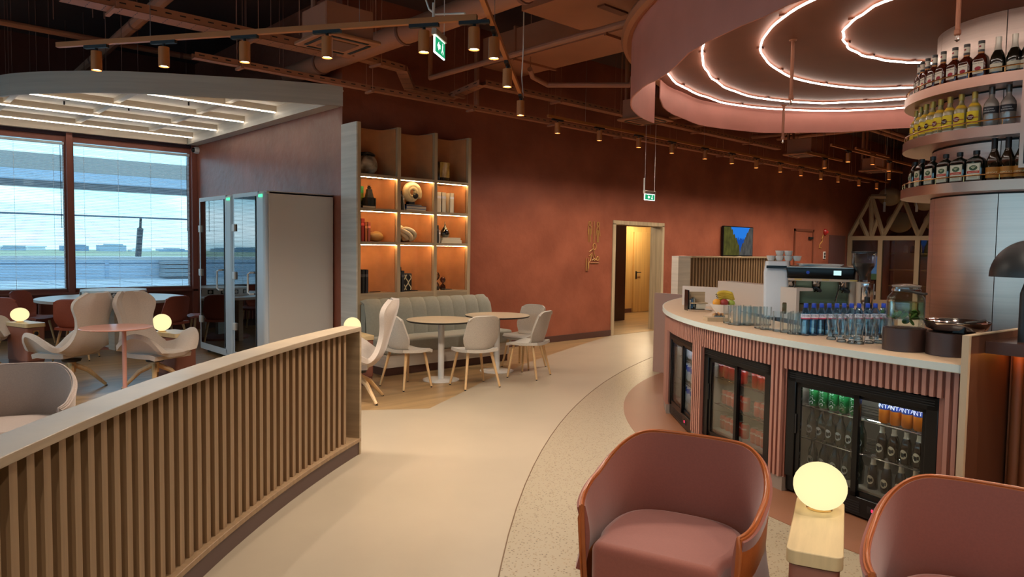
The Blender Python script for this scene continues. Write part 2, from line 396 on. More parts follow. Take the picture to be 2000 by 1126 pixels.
# radiator
o = thing('radiator', 'column radiator painted reddish brown under the window sill', 'radiator', (Yp(34, 600, YW - .1).x, YW - .1, .12))
for i in range(11):
    obj('column', MB().box((-.3 + .06 * i, 0, .27), (.045, .09, .5)), framep, o, bevel=.012)
obj('pipe', MB().tube([(-.34, 0, .06), (.34, 0, .06)], .014).tube([(-.34, 0, .48), (.34, 0, .48)], .014), framep, o)

# ------------------------------------------------------------------ outside
def ground_mat():
    return mat('airfield_grass', '#8f9d80', .9, noise=((.02, .25, 1), .25, '#a9b28c'))
o = tag(obj('airfield', MB().span((-500, 60, -4.2), (600, 640, -4)), ground_mat(), smooth=0), 'flat grassy airfield stretching to the horizon outside the windows', 'field'); o['kind'] = 'structure'
o = tag(obj('terrace', MB().span((-60, YW + .22, -.35), (60, 38.2, -.1)), mat('terrace_membrane', '#d5dcdf', .6, noise=((.6, .6, 1), .08)), smooth=0), 'pale roof terrace outside the windows', 'terrace'); o['kind'] = 'structure'
for x in range(-30, 31, 3):
    o = struct('trim_%d' % (40 + (x + 30) // 3), MB().span((x, YW + .3, -.1), (x + .04, 38, -.085)), mat('seam', '#aeb8bd', .6), smooth=0)
t = thing('parapet_wall', 'pale blue parapet wall with white coping along the terrace edge', 'parapet', (0, 38.3, -.1))
obj('panel_wall', MB().span((-60, 38.2, -.35), (60, 38.45, .82)), mat('parapet_paint', '#c6d6e6', .5), t, world=True, smooth=0)
obj('coping', MB().span((-60, 38.1, .82), (60, 38.55, .98)), white, t, world=True, smooth=0)
obj('rail_groove', MB().span((-60, 38.17, .62), (60, 38.2, .66)), mat('groove', '#6f8599', .5), t, world=True, smooth=0)
for k in range(-8, 12): obj('post', MB().span((k * 4.4, 38.16, -.1), (k * 4.4 + .16, 38.2, .82)), mat('post_blue', '#b0c4da', .5), t, world=True, smooth=0)
t = thing('roof_canopy', 'grey roof canopy outside with a beam beyond it', 'canopy', (0, 34, 4.2))
obj('fascia', MB().span((-70, 31, 4.28), (70, 31.3, 4.86)), mat('canopy_fascia', '#8f8c86', .6), t, world=True, smooth=0)
obj('soffit', MB().span((-70, 31.3, 4.3), (70, 37, 4.4)), mat('canopy_soffit', '#b9cde0', .6), t, world=True, smooth=0)
obj('beam', MB().span((-70, 36.8, 4.0), (70, 37.2, 4.4)), mat('canopy_beam', '#7d7a78', .6), t, world=True, smooth=0)
for x in (-52, -31, 42, 60): obj('post', MB().span((x, 36.9, -.1), (x + .3, 37.2, 4.0)), mat('canopy_beam', '#7d7a78'), t, world=True, smooth=0)
a, b = Yp(275, 424, 37.5), Yp(270, 500, 38.3); c = Yp(274, 446, 37.7)
t = thing('brace_strut', 'dark spring strut rising from the parapet outside', 'strut', b)
obj('rod', MB().tube([a, c], .06, 6), blackm, t, world=True); obj('spring', MB().tube([c, b], .14, 8), mat('strut', '#33363c', .5), t, world=True)
t = tag(obj('tension_cable', MB().tube([Yp(-200, 408, 37.5), Yp(275, 425, 37.5), Yp(700, 442, 37.5)], .045, 6), mat('cable', '#6b7480', .5)), 'thin horizontal cable strung outside above the parapet', 'cable')
b = Yp(362, 540, 37.6); tag(obj('pallet_stack', MB().box((b.x, b.y, .3), (2.2, 1.0, .16)).box((b.x, b.y, .5), (2.1, .95, .16)).box((b.x, b.y, .1), (2.2, 1.0, .18)).box((b.x, b.y, .7), (2.2, 1.0, .14)), mat('pallet', '#8f9aa0', .8), smooth=0), 'stack of grey boards against the parapet outside', 'boards')
rr = random.Random(4)
for k in range(46):
    x = -320 + k * 18 + rr.uniform(-6, 6); y = 560 + rr.uniform(-30, 30); h = rr.uniform(1.2, 4.2)
    tag(obj('town_building', MB().box((x, y, -4 + h / 2), (rr.uniform(10, 24), 10, h)).prism([(x - 6, y - 5.2), (x + 6, y - 5.2), (x, y - 5)], -4 + h, -3.2 + h), mat('town_%d' % (k % 3), ['#7c99b3', '#9db2c4', '#d3dde2'][k % 3], .8), smooth=0), 'tiny distant building on the horizon strip across the airfield', 'building', 'distant town buildings')
b = Yp(88, 500, 66); mb = MB()
for k in range(26):
    q = V((b.x + rr.gauss(0, 1.0), 66 + rr.gauss(0, .8), -3.9 + abs(rr.gauss(1.2, .8)))); mb.lathe([(0, -.6), (.5, -.3), (.62, .1), (.4, .45), (0, .6)], 7, Matrix.Translation(q))
tag(obj('bush', mb, mat('bush_green', '#57707a', .9), smooth=60), 'dark rounded bush standing in the airfield beyond the parapet', 'bush')
# ================================================================== PERGOLA CEILING over the window corner
CV = [(4.80, 8.53), (3.96, 8.92), (3.30, 9.30), (2.79, 9.61), (2.31, 9.98), (1.86, 10.48), (1.59, 10.87), (1.43, 11.22), (1.24, 11.9), (1.14, 12.7), (1.10, 13.3), (1.08, 14.02)]
def xcurve(y):
    for (x0, y0), (x1, y1) in zip(CV, CV[1:]):
        if y0 <= y <= y1: return x0 + (x1 - x0) * (y - y0) / (y1 - y0)
    return CV[-1][0]
def smooth_poly(pts, n=4):
    out = []
    P = [V((*p, 0)) if len(p) == 2 else V(p) for p in pts]
    for i in range(len(P) - 1):
        a, b, c, d = P[max(i - 1, 0)], P[i], P[i + 1], P[min(i + 2, len(P) - 1)]
        for k in range(n):
            t = k / n; out.append(.5 * ((2 * b) + (c - a) * t + (2 * a - 5 * b + 4 * c - d) * t * t + (3 * b - a - 3 * c + d) * t ** 3))
    out.append(P[-1]); return out
t = thing('pergola_canopy', 'pale wooden canopy with curved fascia and LED-lit beams over the window corner', 'canopy', (3.2, 11.2, 3.47))
fas = mat('fascia_ash', '#b9b0a2', .5, noise=((.7, .7, 22), .08))
cs = smooth_poly(CV, 4); cut = [0, 12, 26, len(cs) - 1]
for a, b in zip(cut, cut[1:]):
    seg = cs[a:b + 1]; mb = MB(); vs = []; fs = []
    for i, p in enumerate(seg):
        g = (seg[min(i + 1, len(seg) - 1)] - seg[max(i - 1, 0)]).normalized(); n = V((-g.y, g.x, 0))
        for q, z in ((p, 3.47), (p - n * .04, 3.47), (p - n * .04, 3.735), (p, 3.735)): vs.append((q.x, q.y, z))
    k = len(seg)
    for i in range(k - 1):
        for j in range(4): fs.append((4 * i + j, 4 * i + (j + 1) % 4, 4 * i + 4 + (j + 1) % 4, 4 * i + 4 + j))
    fs += [(0, 1, 2, 3), (4 * k - 4, 4 * k - 3, 4 * k - 2, 4 * k - 1)]
    obj('fascia_panel', mb.add(vs, fs), fas, t, world=True, smooth=20)
pol = [(p.x + .02, p.y + .02) for p in cs] + [(4.8, 14.02)]
obj('soffit', MB().prism(pol, 3.66, 3.68), mat('soffit_white', '#ece8e0', .6), t, world=True, smooth=0)
beamm = mat('beam_ash', '#c4b7a6', .5, noise=((.8, 24, 24), .08))
obj('wall_beam', MB().span((4.62, 8.62, 3.47), (4.815, 14.0, 3.66)), greyoak, t, world=True, smooth=0)
obj('window_beam', MB().span((1.1, 13.92, 3.47), (4.6, 14.02, 3.66)), beamm, t, world=True, smooth=0)
BY = [10.14, 11.30, 12.46, 13.65]
for y in BY:
    x0 = xcurve(y) + .05
    b = obj('beam', MB().span((x0, y, 3.57), (4.62, y + .07, 3.66)), beamm, t, world=True, smooth=0)
    obj('led_strip', MB().span((x0, y - .004, 3.556), (4.6, y + .009, 3.57)), led, b, world=True, smooth=0)
for x in (1.62, 2.75, 3.87):
    ys = [8.9] + BY + [13.92]
    for y0, y1 in zip(ys, ys[1:]):
        if xcurve(y0 + .3) + .1 > x: continue
        y0 = max(y0, 9.0); obj('cross_beam', MB().span((x, y0 + .07, 3.6), (x + .08, y1, 3.66)), greyoak, t, world=True, smooth=0)
for x, y in ((3.1, 11.9), (2.3, 12.1), (3.6, 10.8)):
    obj('sprinkler_head', MB().tube([(x, y, 3.66), (x, y, 3.61)], .012, 6), blackm, t, world=True)
obj('air_grille', MB().span((2.9, 11.75, 3.65), (3.6, 11.95, 3.661)), mat('grille', '#8f8a82', .5), t, world=True)
p = Xp(381, 293, 4.76)
t = thing('dome_camera', 'white dome security camera with black lens at the window corner', 'camera', p)
Ry = Matrix.Rotation(-pi / 2, 4, 'Y')
obj('mount', MB().lathe([(0, -.08), (.065, -.08), (.065, -.02), (.055, .02), (0, .02)], 18, Ry), white, t)
obj('lens_dome', MB().lathe([(.048, .015), (.046, .035), (.032, .06), (0, .07)], 18, Ry), black, t)

# ================================================================== SLATTED PARTITION
t = thing('slat_partition', 'low curved partition with oak cap and vertical oak slats beside the walkway', 'partition', (2.875, 4.848, 0))
A0, A1 = 123.05, 166.0
fence_cap = mat('cap_oak', '#a3917b', .34, noise=((2.4, 2.4, 30), .15), bump=((4, 4, 60), .05), spec=.55)
fence_oak = mat('slat_oak', '#96795a', .45, noise=((36, 36, 1.2), .14))
obj('cap', MB().arc(FC, FR, FR + .165, .966, 1.0, A0, A1, 60), fence_cap, t, world=True, smooth=20, bevel=.003)
obj('bottom_rail', MB().arc(FC, FR, FR + .165, .10, .13, A0, A1, 60), fence_oak, t, world=True, smooth=20, bevel=.003)
obj('kick_board', MB().arc(FC, FR + .008, FR + .157, .0, .10, A0 + .1, A1, 60), mat('kick_umber', '#57403a', .45), t, world=True, smooth=20)
obj('end_post', MB().arc(FC, FR, FR + .165, .0, .966, A0, A0 + .16, 1), oakh, t, world=True, smooth=0, bevel=.002)
obj('back_panel', MB().arc(FC, FR + .125, FR + .15, .13, .966, A0 + .16, A1, 60), darkback, t, world=True, smooth=20)
sl = MB().box((0, 0, .418), (.05, .040, .836)).mesh('slat', fence_oak, 0)
step = .0862 / FR * 180 / pi; a = A0 + .16 + .95
while a < A1:
    r = FR + .058
    o = obj('slat', sl, None, t); o.location = (FC[0] + r * cos(rad(a)) - 2.875, FC[1] + r * sin(rad(a)) - 4.848, .13); o.rotation_euler = (0, 0, rad(a)); a += step

# ================================================================== CEILING SERVICES
def label_pos(i, n): return ORD[i]
# tracks and spotlights
def track(name_pts, label):
    a, b = name_pts; d = (b - a); t = thing('ceiling_track', label, 'track', a)
    ln = d.length; ang = atan2(d.y, d.x)
    Mx = Matrix.Rotation(ang, 4, 'Z')
    obj('rail', MB().box((ln / 2, 0, .02), (ln, .035, .04), Mx), trackm, t, smooth=0, bevel=.002)
    for k in range(max(2, int(ln / 1.5))):
        s = ln * (k + .5) / max(2, int(ln / 1.5)); q = Mx @ V((s, 0, .04))
        if abs(a.x + q.x - 4.58) > .16: obj('hanger_wire', MB().tube([q, q + V((0, 0, CEIL - a.z - .04))], .0025, 4), steel, t)
    return ang
def make_spot():
    t = thing('spotlight', 'x', 'spotlight', (0, 0, 0), 0, 'track spotlights')
    obj('adapter', MB().box((0, 0, -.012), (.22, .032, .024)), blackm, t, smooth=0)
    obj('stem', MB().tube([(0, 0, -.02), (0, 0, -.055)], .012, 8), blackm, t)
    obj('cylinder_body', MB().lathe([(.0, -.05), (.04, -.05), (.041, -.2), (.036, -.2), (.033, -.188), (0, -.188)], 20), mat('spot_orange', '#b9743f', .4), t)
    obj('lens', MB().lathe([(0, -.190), (.034, -.190)], 18), emis('spot_lens', '#ffe6c0', 14), t)
    spot('lamp', (0, 0, -.21), 70, 152, (1, .86, .70), t, 1.0)
    return t
SP0 = make_spot(); SPOTS = [SP0]; first = [True]
def place_spot(p, ang, label):
    if first[0]:
        first[0] = False; SP0.location = p; SP0.rotation_euler = (0, 0, ang); SP0['label'] = label; return SP0
    return dup(SP0, p, ang, label)
T1 = (Zp(112, 93, 3.2), Zp(932, 40, 3.2)); T2 = (Zp(936, -12, 3.2), Zp(1019, 192, 3.2)); T3 = (Zp(1070, 229, 3.49), Zp(1730, 358, 3.49))
T3 = (V((T3[0].x, 7.2, 3.49)), V((T3[1].x, 7.2, 3.49)))
a1 = track(T1, 'long orange ceiling track crossing the upper left of the room')
a2 = track(T2, 'short orange ceiling track running towards the terracotta wall above the walkway')
a3 = track(T3, 'orange ceiling track parallel to the terracotta wall')
def on_track(T, px, py):
    d = ray(px, py); a, b = T; u = b - a   # foot of the sight line on the track, in plan
    den = d.x * u.y - d.y * u.x; s = (a.y * d.x - a.x * d.y) / -den
    return a + u * s
for i, px in enumerate((188, 320, 478, 639, 828, 926)):
    place_spot(on_track(T1, px, 90), a1, '%s orange cylinder spotlight from the left on the long upper left track' % ORD[i])
for i, (px, py) in enumerate(((965, 90), (991, 138), (1017, 195))):
    place_spot(on_track(T2, px, py), a2, '%s orange cylinder spotlight going down the short track above the walkway' % ORD[i])
for i, px in enumerate((1088, 1170, 1247, 1312, 1377, 1430, 1478, 1525, 1566, 1605, 1639, 1680, 1715)):
    place_spot(on_track(T3, px, 300), a3, '%s orange cylinder spotlight from the left along the terracotta wall track' % ORD[i])
for i, (px, py) in enumerate(((1611, 308), (1705, 300), (1737, 333))):
    p = Zp(px, py, 3.49); track((p - V((.8, 0, 0)), p + V((.8, 0, 0))), ['short ceiling track beyond the hanging AC box', 'short ceiling track nearest the bottle shelves', 'short ceiling track above the globe pendants'][i])
    place_spot(p, 0, ['orange spotlight hanging beyond the middle AC cassette', 'orange spotlight just left of the bottle shelves', 'orange spotlight left of the bottom bottle shelf above the globes'][i])
# unseen tracks and spotlights added out of view as ambient fill light
FILL_TRACKS = [((-4.5, 4.6), (-1.0, 4.6)), ((-3.5, 1.2), (1.2, .4)), ((1.2, -1.6), (5.2, -2.6)), ((3.2, 1.0), (6.5, -1.2)), ((7.0, -5), (13, -5)), ((12, 5.2), (19, 5.2)), ((-4.5, 9.5), (.6, 9.5))]
for j, ((x0, y0), (x1, y1)) in enumerate(FILL_TRACKS):
    a, b = V((x0, y0, 3.4)), V((x1, y1, 3.4)); ang = track((a, b), 'added fill light ceiling track outside the picture, %s of the far ones' % ORD[j])
    for k in range(4): place_spot(a + (b - a) * (.1 + .27 * k), ang, '%s added fill spotlight on the %s track outside the picture' % (ORD[k], ORD[j]))
# cable trays
def tray(pts, w, h, label, holes=True, name='cable_tray'):
    t = thing(name, label, 'cable tray', pts[0]); mb = MB()
    for a, b in zip(pts, pts[1:]):
        d = b - a; n = V((-d.y, d.x, 0)).normalized() * w / 2; u = V((0, 0, h))
        for p0, p1, q in ((a - n, b - n, n * 2), ):
            mb.add([p0, p1, p1 + q, p0 + q, p0 + V((0, 0, .004)), p1 + V((0, 0, .004)), p1 + q + V((0, 0, .004)), p0 + q + V((0, 0, .004))], [(3, 2, 1, 0), (4, 5, 6, 7), (0, 1, 5, 4), (2, 3, 7, 6), (1, 2, 6, 5), (3, 0, 4, 7)])
    obj('tray_floor', mb, duct, t, world=True, smooth=0)
    for s in (-1, 1):
        mb = MB()
        for a, b in zip(pts, pts[1:]):
            d = b - a; n = V((-d.y, d.x, 0)).normalized(); p0 = a + n * s * w / 2; p1 = b + n * s * w / 2; k = n * .004
            mb.add([p0, p1, p1 + k, p0 + k] + [q + V((0, 0, h)) for q in (p0, p1, p1 + k, p0 + k)], [(3, 2, 1, 0), (4, 5, 6, 7), (0, 1, 5, 4), (1, 2, 6, 5), (2, 3, 7, 6), (3, 0, 4, 7)])
        obj('side_rail', mb, duct, t, world=True, smooth=0)
    mb = MB(); hb = MB()
    for a, b in zip(pts, pts[1:]):
        d = b - a; n = V((-d.y, d.x, 0)).normalized(); g = d.normalized(); k = int(d.length / .14)
        for i in range(k):
            c = a + d * ((i + .5) / k) - n * (w / 2 + .003) + V((0, 0, h * .55))
            hb.add([c - g * .03 - V((0, 0, .006)), c + g * .03 - V((0, 0, .006)), c + g * .03 + V((0, 0, .006)), c - g * .03 + V((0, 0, .006))], [(0, 1, 2, 3)])
            if w > .12:
                for q in (-.3, 0, .3):
                    c = a + d * ((i + .5) / k) + n * w * q - V((0, 0, .002)); hb.add([c - n * .02 - g * .004, c + n * .02 - g * .004, c + n * .02 + g * .004, c - n * .02 + g * .004], [(0, 1, 2, 3)])
    h_ = obj('perforations', hb, blackm, t, world=True, smooth=0); h_['kind'] = 'stuff'
    a, b = pts[0], pts[-1]
    for k in range(max(2, int((b - a).length / 1.6))):
        f = (k + .3) / max(2, int((b - a).length / 1.6)); L_ = sum((q - p).length for p, q in zip(pts, pts[1:])); s = f * L_
        for p, q in zip(pts, pts[1:]):
            if s <= (q - p).length: c = p + (q - p) * (s / (q - p).length); dd = (q - p).normalized(); break
            s -= (q - p).length
        n = V((-dd.y, dd.x, 0))
        hg = obj('bracket', MB().add([c + n * (w * .8) * i + dd * .02 * j - V((0, 0, k_)) for k_ in (.03, .005) for i, j in ((-1, -1), (1, -1), (1, 1), (-1, 1))], [(3, 2, 1, 0), (4, 5, 6, 7), (0, 1, 5, 4), (1, 2, 6, 5), (2, 3, 7, 6), (3, 0, 4, 7)]), duct, t, world=True, smooth=0)
        for i in (-1, 1): obj('rod', MB().tube([c + n * w * .75 * i - V((0, 0, .03)), V((0, 0, CEIL)) + V(((c + n * w * .75 * i).x, (c + n * w * .75 * i).y, 0))], .004, 4), duct, t, world=True)
tray([V((1.5, 7.9, 3.9)), V((4.3, 7.9, 3.9))], .22, .09, 'wide perforated cable tray in the dark upper left ceiling')
tray([V((2.72, 8.0, 3.6)), V((21.0, 8.0, 3.6))], .1, .06, 'narrow cable tray running the length of the terracotta wall')
tray([V((4.3, 7.75, 3.9)), V((5.3, 7.9, 3.9)), V((5.7, 8.3, 3.78)), V((6.45, 8.35, 3.78)), V((6.55, 7.75, 3.9)), V((15.2, 7.75, 3.9))], .14, .07, 'kinked cable tray stepping down beside the round duct')
# round duct, pipes
def pipe(name, pts, r, label, cat='pipe', mt=None, bands=0, n=10):
    t = thing(name, label, cat, pts[0]); obj('tube', MB().tube(pts, r, n), mt or duct, t, world=True)
    for k in range(bands):
        a, b = pts[0], pts[-1]; c = V(a) + (V(b) - V(a)) * ((k + .5) / bands); g = (V(b) - V(a)).normalized()
        obj('clamp', MB().tube([c - g * .02, c + g * .02], r * 1.12, n), dimpaint, t, world=True)
    return t
pipe('round_duct', [V((4.56, 9.6, 4.0)), V((4.6, 2.0, 4.0))], .125, 'fat round air duct rising past the ceiling cassette', 'duct', bands=4, n=16)
pipe('sprinkler_pipe', [V((5.77, 7.92, 4.5)), V((5.77, 7.92, 3.9)), V((5.76, 1.2, 3.9))], .035, 'terracotta painted sprinkler pipe crossing in front of the flat duct', bands=3)
pipe('heating_pipe', [V((-2, 10.8, 4.3)), V((4.6, 10.8, 4.3))], .04, 'thin pipe across the dark ceiling at the far left', bands=3)
pipe('drain_pipe', [V((2.7, 13.2, 4.3)), V((2.5, 4.0, 4.35))], .07, 'diagonal drain pipe in the dark ceiling at upper left', bands=4)
pipe('condensate_pipe', [Zp(1035, 135, 4.0), Zp(1040, 150, 3.95), Zp(1070, 166, 3.9), Zp(1230, 166, 3.9), Zp(1236, 150, 4.0)], .035, 'looped condensate pipe below the flat duct')
for q in (Zp(1036, 140, 4.0), Zp(1233, 158, 3.95)): pipe('pipe_hanger', [V((q.x, q.y, q.z)), V((q.x, q.y, 5.0))], .006, 'thin rod holding the %s of the looped condensate pipe' % ('left' if q.x < 6.9 else 'right'), 'rod', n=5)
pipe('riser_pipe', [V((6.9, 8.3, 3.75)), V((6.9, 8.3, 5))], .04, 'upright riser pipe above the terracotta wall')
for k, (y, z) in enumerate(((6.2, 4.45), (6.6, 4.5), (5.2, 4.6))):
    pipe('copper_pipe', [V((1.5, y, z)), V((3.7, y, z)), V((3.7, y, z - .3))], .028, '%s refrigerant pipe feeding the upper left ceiling cassette' % ORD[k])
for k, (x, y) in enumerate(((11, 6.0), (12.5, 4.0), (15.2, 6.2), (16.4, 3.4))):
    pipe('service_pipe', [V((x, 8.4, 4.05 + .1 * k)), V((x, 1.5, 4.05 + .1 * k))], .05, '%s service pipe crossing above the terracotta wall track' % ORD[k], bands=3)
    pipe('service_pipe', [V((9.5, y, 4.3)), V((24, y, 4.3))], .04, '%s long pipe running towards the far right ceiling' % ORD[k], bands=3)
t = thing('flat_duct', 'wide flat air duct painted terracotta beside the pink disc', 'duct', (7.05, 5, 4.2))
obj('duct_body', MB().span((6.68, -2, 4.2), (7.44, 7.9, 4.6)), duct, t, world=True, smooth=0)
for y in (0.5, 2.2, 3.9, 5.6, 7.2): obj('flange', MB().span((6.65, y, 4.17), (7.47, y + .03, 4.63)), duct, t, world=True, smooth=0)
t = thing('branch_duct', 'boxy branch duct overhead left of the pink disc', 'duct', (6, 4.6, 4.2))
obj('duct_body', MB().prism([(5.45, 5.8), (5.5, 3.4), (6.6, 3.4), (6.68, 4.9), (6.42, 5.8)], 4.22, 4.8), duct, t, world=True, smooth=0)
obj('damper', MB().span((5.9, 5.0, 4.2), (6.3, 5.1, 4.24)), dimpaint, t, world=True, smooth=0)
def cassette(c, label):
    t = thing('ceiling_cassette', label, 'air conditioner', c, 0, 'ceiling cassettes')
    obj('housing', MB().box((0, 0, .18), (.5, .5, .28)), duct, t, smooth=0)
    mb = MB().box((0, 0, .02), (.62, .62, .035)); obj('grille_frame', mb, mat('cassette_paint', '#a36b48', .5), t, smooth=0, bevel=.01)
    obj('grille', MB().box((0, 0, .0), (.3, .3, .012)), mat('cassette_grille', '#6d4836', .6), t, smooth=0)
    for i, (x, y, w, h) in enumerate(((0, .24, .4, .035), (0, -.24, .4, .035), (.24, 0, .035, .4), (-.24, 0, .035, .4))):
        obj('louvre', MB().box((x, y, .0), (w, h, .008)), blackm, t, smooth=0)
    for x in (-.27, .27):
        for y in (-.27, .27): obj('hanger_rod', MB().tube([(x, y, .1), (x, y, CEIL - c[2])], .005, 4), duct, t)
    for x in (-.1, .12): obj('supply_pipe', MB().tube([(x, .25, .25), (x, .3, .35), (x, .3, CEIL - c[2])], .03, 8), duct, t)
cassette((3.57, 6.45, 3.6), 'ceiling cassette unit with square grille under the long upper left track')
cassette((9.0, 6.76, 3.6), 'ceiling cassette unit beside the tip of the pink ribbon')
cassette((14.35, 6.76, 3.6), 'ceiling cassette unit below the hanging sprinkler drop')
cassette((18.3, 6.8, 3.6), 'farthest ceiling cassette unit near the bottle shelves')
# hanger wires in the dark
for k in range(26):
    x = random.uniform(-.5, 4.2); y = random.uniform(10, 13.5) if k < 14 else random.uniform(7, 9)
    if y > 9.2 and x < xcurve(y) + .1 if y < 14 else False: x = xcurve(y) + .3
    tag(obj('hanger_wire', MB().tube([(x, y, 3.74 if y > 9.2 else 3.9), (x, y, CEIL)], .004, 4), dimpaint), 'thin hanger wire among many in the dark upper left ceiling', 'wire', 'canopy hanger wires')
# exit signs
green = emis('exit_green', '#1f8a5a', 1.0); exw = emis('exit_white', '#f2fff8', 2.2)
def exit_sign(c, rz, w, h, label, arrow, cable_to=CEIL):
    t = thing('exit_sign', label, 'exit sign', c, rz)
    obj('housing', MB().box((0, 0, h / 2 + .025), (w * 1.06, .045, .05)), mat('exit_housing', '#b8a898', .4), t, smooth=0, bevel=.004)
    obj('panel', MB().box((0, 0, 0), (w, .012, h)), exw, t, smooth=0)
    g = obj('green_field', MB().box((0, -.008, 0), (w * .93, .004, h * .86)), green, t, smooth=0)
    Mx = Matrix.Translation((-w * .17, -.0115, 0)) if arrow else Matrix.Translation((-w * .12, -.0115, 0))
    s = h * .26
    obj('arrow', MB().add([(-s, 0, 0), (0, 0, s), (0, 0, .45 * s), (s, 0, .45 * s), (s, 0, -.45 * s), (0, 0, -.45 * s), (0, 0, -s)], [(0, 1, 2, 3, 4, 5, 6)], Mx), exw, g, smooth=0)
    Mx = Matrix.Translation((w * .2, -.0115, 0)); s = h * .34
    obj('running_figure', MB().lathe([(0, 0), (.16 * s, .001)], 10, Mx @ Matrix.Translation((0, 0, .8 * s)) @ Matrix.Rotation(pi / 2, 4, 'X'))
        .add([(-.15 * s, 0, .6 * s), (.22 * s, 0, .6 * s), (.12 * s, 0, -.1 * s), (.5 * s, 0, -.5 * s), (.3 * s, 0, -1 * s), (.15 * s, 0, -.9 * s), (.25 * s, 0, -.55 * s), (-.05 * s, 0, -.3 * s), (-.45 * s, 0, -.9 * s), (-.6 * s, 0, -.75 * s), (-.2 * s, 0, -.1 * s)], [tuple(range(11))], Mx), exw, g, smooth=0)
    for x in (-w * .48, w * .48): obj('suspension_wire', MB().tube([(x, 0, h / 2 + .05), (x, 0, cable_to - c[2])], .003, 4), white, t)
    obj('power_lead', MB().tube([(-w * .5, .01, h / 2 + .05), (-w * .5, .01, h / 2 + .25)], .009, 6), white, t)
p = Dp(858, 93, 6.0); exit_sign(p, rad(34.7), .26, .14, 'green exit sign with left arrow and running figure hanging near the long ceiling track', True)
p = Yp(1268.5, 385, 7.0); exit_sign(p, 0, .27, .1, 'small green exit sign hanging on a long wire in front of the terracotta wall', False)
pipe('white_cable', [Dp(832, 0, 6.0), Dp(838, 18, 6.0), Dp(850, 28, 6.0), Dp(880, 27, 6.0), Dp(908, 26, 5.8)], .008, 'white cable looping above the nearer exit sign', 'cable', white, n=6)
pipe('white_cable', [V((Zp(1022, 95, 3.9).x, Zp(1022, 95, 3.9).y, 5.0)), Zp(1022, 95, 3.9), Zp(1019, 150, 3.6), Zp(1022, 190, 3.3)], .007, 'white cable hanging to the end of the short track', 'cable', white, n=6)

# ================================================================== PINK DISC over the bar
t = thing('ceiling_disc', 'large pink ceiling disc with ribbon skirt and glowing LED rings over the bar', 'ceiling disc', (CORE[0], CORE[1], 3.7))
def rfun(tab):
    tab = sorted((a % 360, r) for a, r in tab)
    def f(a):
        a %= 360
        for (a0, r0), (a1, r1) in zip(tab, tab[1:] + [(tab[0][0] + 360, tab[0][1])]):
            if a0 <= a <= a1: k = (a - a0) / (a1 - a0); k = k * k * (3 - 2 * k); return r0 + (r1 - r0) * k
        a0, r0 = tab[-1]; a1, r1 = tab[0]; k = (a + 360 - a0) / (a1 + 360 - a0); return r0 + (r1 - r0) * k
    return f
RIM = rfun([(105, 3.70), (92, 3.83), (79, 4.0), (65, 4.05), (48, 3.9), (36, 3.75), (0, 3.7), (119, 3.69), (133, 3.68), (147, 3.68), (180, 3.7), (270, 3.7)])
pol = [(RIM(i * 3) * cos(rad(i * 3)), RIM(i * 3) * sin(rad(i * 3))) for i in range(120)]
discm = mat('disc_brown', '#7e4630', .6, noise=((2, 2, 2), .08))
obj('disc_plate', MB().prism(pol, .0, .1), discm, t, smooth=0)
rimm = mat('disc_rim', '#a86c4a', .45)
obj('disc_rim', MB().tube([(x * 1.01, y * 1.01, .03) for x, y in pol], .06, 8, True), rimm, t)
rings = dict(a=[(109, 3.47), (96, 3.59), (85, 3.70), (76, 3.83), (67, 3.84), (58, 3.81), (49, 3.74), (41, 3.62), (36, 3.53), (0, 3.4), (180, 3.45), (270, 3.4)],
             b=[(127, 2.97), (118, 2.98), (107, 3.04), (97, 3.13), (87, 3.24), (76, 3.34), (66, 3.34), (58, 3.3), (49, 3.11), (39, 2.91), (0, 2.9), (180, 2.98), (270, 2.9)],
             c=[(152, 2.49), (141, 2.46), (132, 2.43), (122, 2.41), (110, 2.37), (98, 2.36), (86, 2.39), (74, 2.39), (59, 2.39), (43, 2.25), (0, 2.2), (200, 2.5), (280, 2.3)],
             d=[(158, 1.93), (149, 1.85), (138, 1.78), (128, 1.68), (118, 1.59), (104, 1.48), (90, 1.36), (76, 1.26), (67, 1.17), (20, 1.1), (220, 1.9), (290, 1.5)])
for k, tab in rings.items():
    f = rfun(tab); o = obj('led_ring', MB().tube([(f(i * 3) * cos(rad(i * 3)), f(i * 3) * sin(rad(i * 3)), -.03) for i in range(120)], .010, 6, True), emis('ring_led', '#fff3e4', 6), t)
    for i in range(0, 360, 24): obj('clip', MB().box((f(i) * cos(rad(i)), f(i) * sin(rad(i)), -.008), (.05, .05, .02)), discm, t, smooth=0)
def ribbon(name, a0, a1, tab, mt, n=60):
    f = rfun(tab); mb = MB(); vs = []; fs = []
    for i in range(n + 1):
        a = a0 + (a1 - a0) * i / n; r = RIM(a) - .02; zb = f(a) - 3.7
        for q, z in ((r, zb), (r + .012, zb), (r + .012, .02), (r, .02)): vs.append((q * cos(rad(a)), q * sin(rad(a)), z))
    for i in range(n):
        for j in range(4): fs.append((4 * i + j, 4 * i + (j + 1) % 4, 4 * i + 4 + (j + 1) % 4, 4 * i + 4 + j))
    fs += [(0, 1, 2, 3), (4 * n, 4 * n + 1, 4 * n + 2, 4 * n + 3)]
    return obj(name, mb.add(vs, fs), mt, t, smooth=30)
ribm = mat('ribbon_pink', '#cf8676', .55, noise=((3, 3, 3), .05), bump=((40, 40, 40), .05))
ribbon('ribbon_skirt', 105, 285, [(105, 3.14), (116, 3.12), (128, 3.10), (141, 3.06), (149, 3.03), (152, 3.055), (157, 3.12), (160, 3.137), (168, 3.16), (172, 3.19), (200, 3.25), (285, 3.3)], ribm)
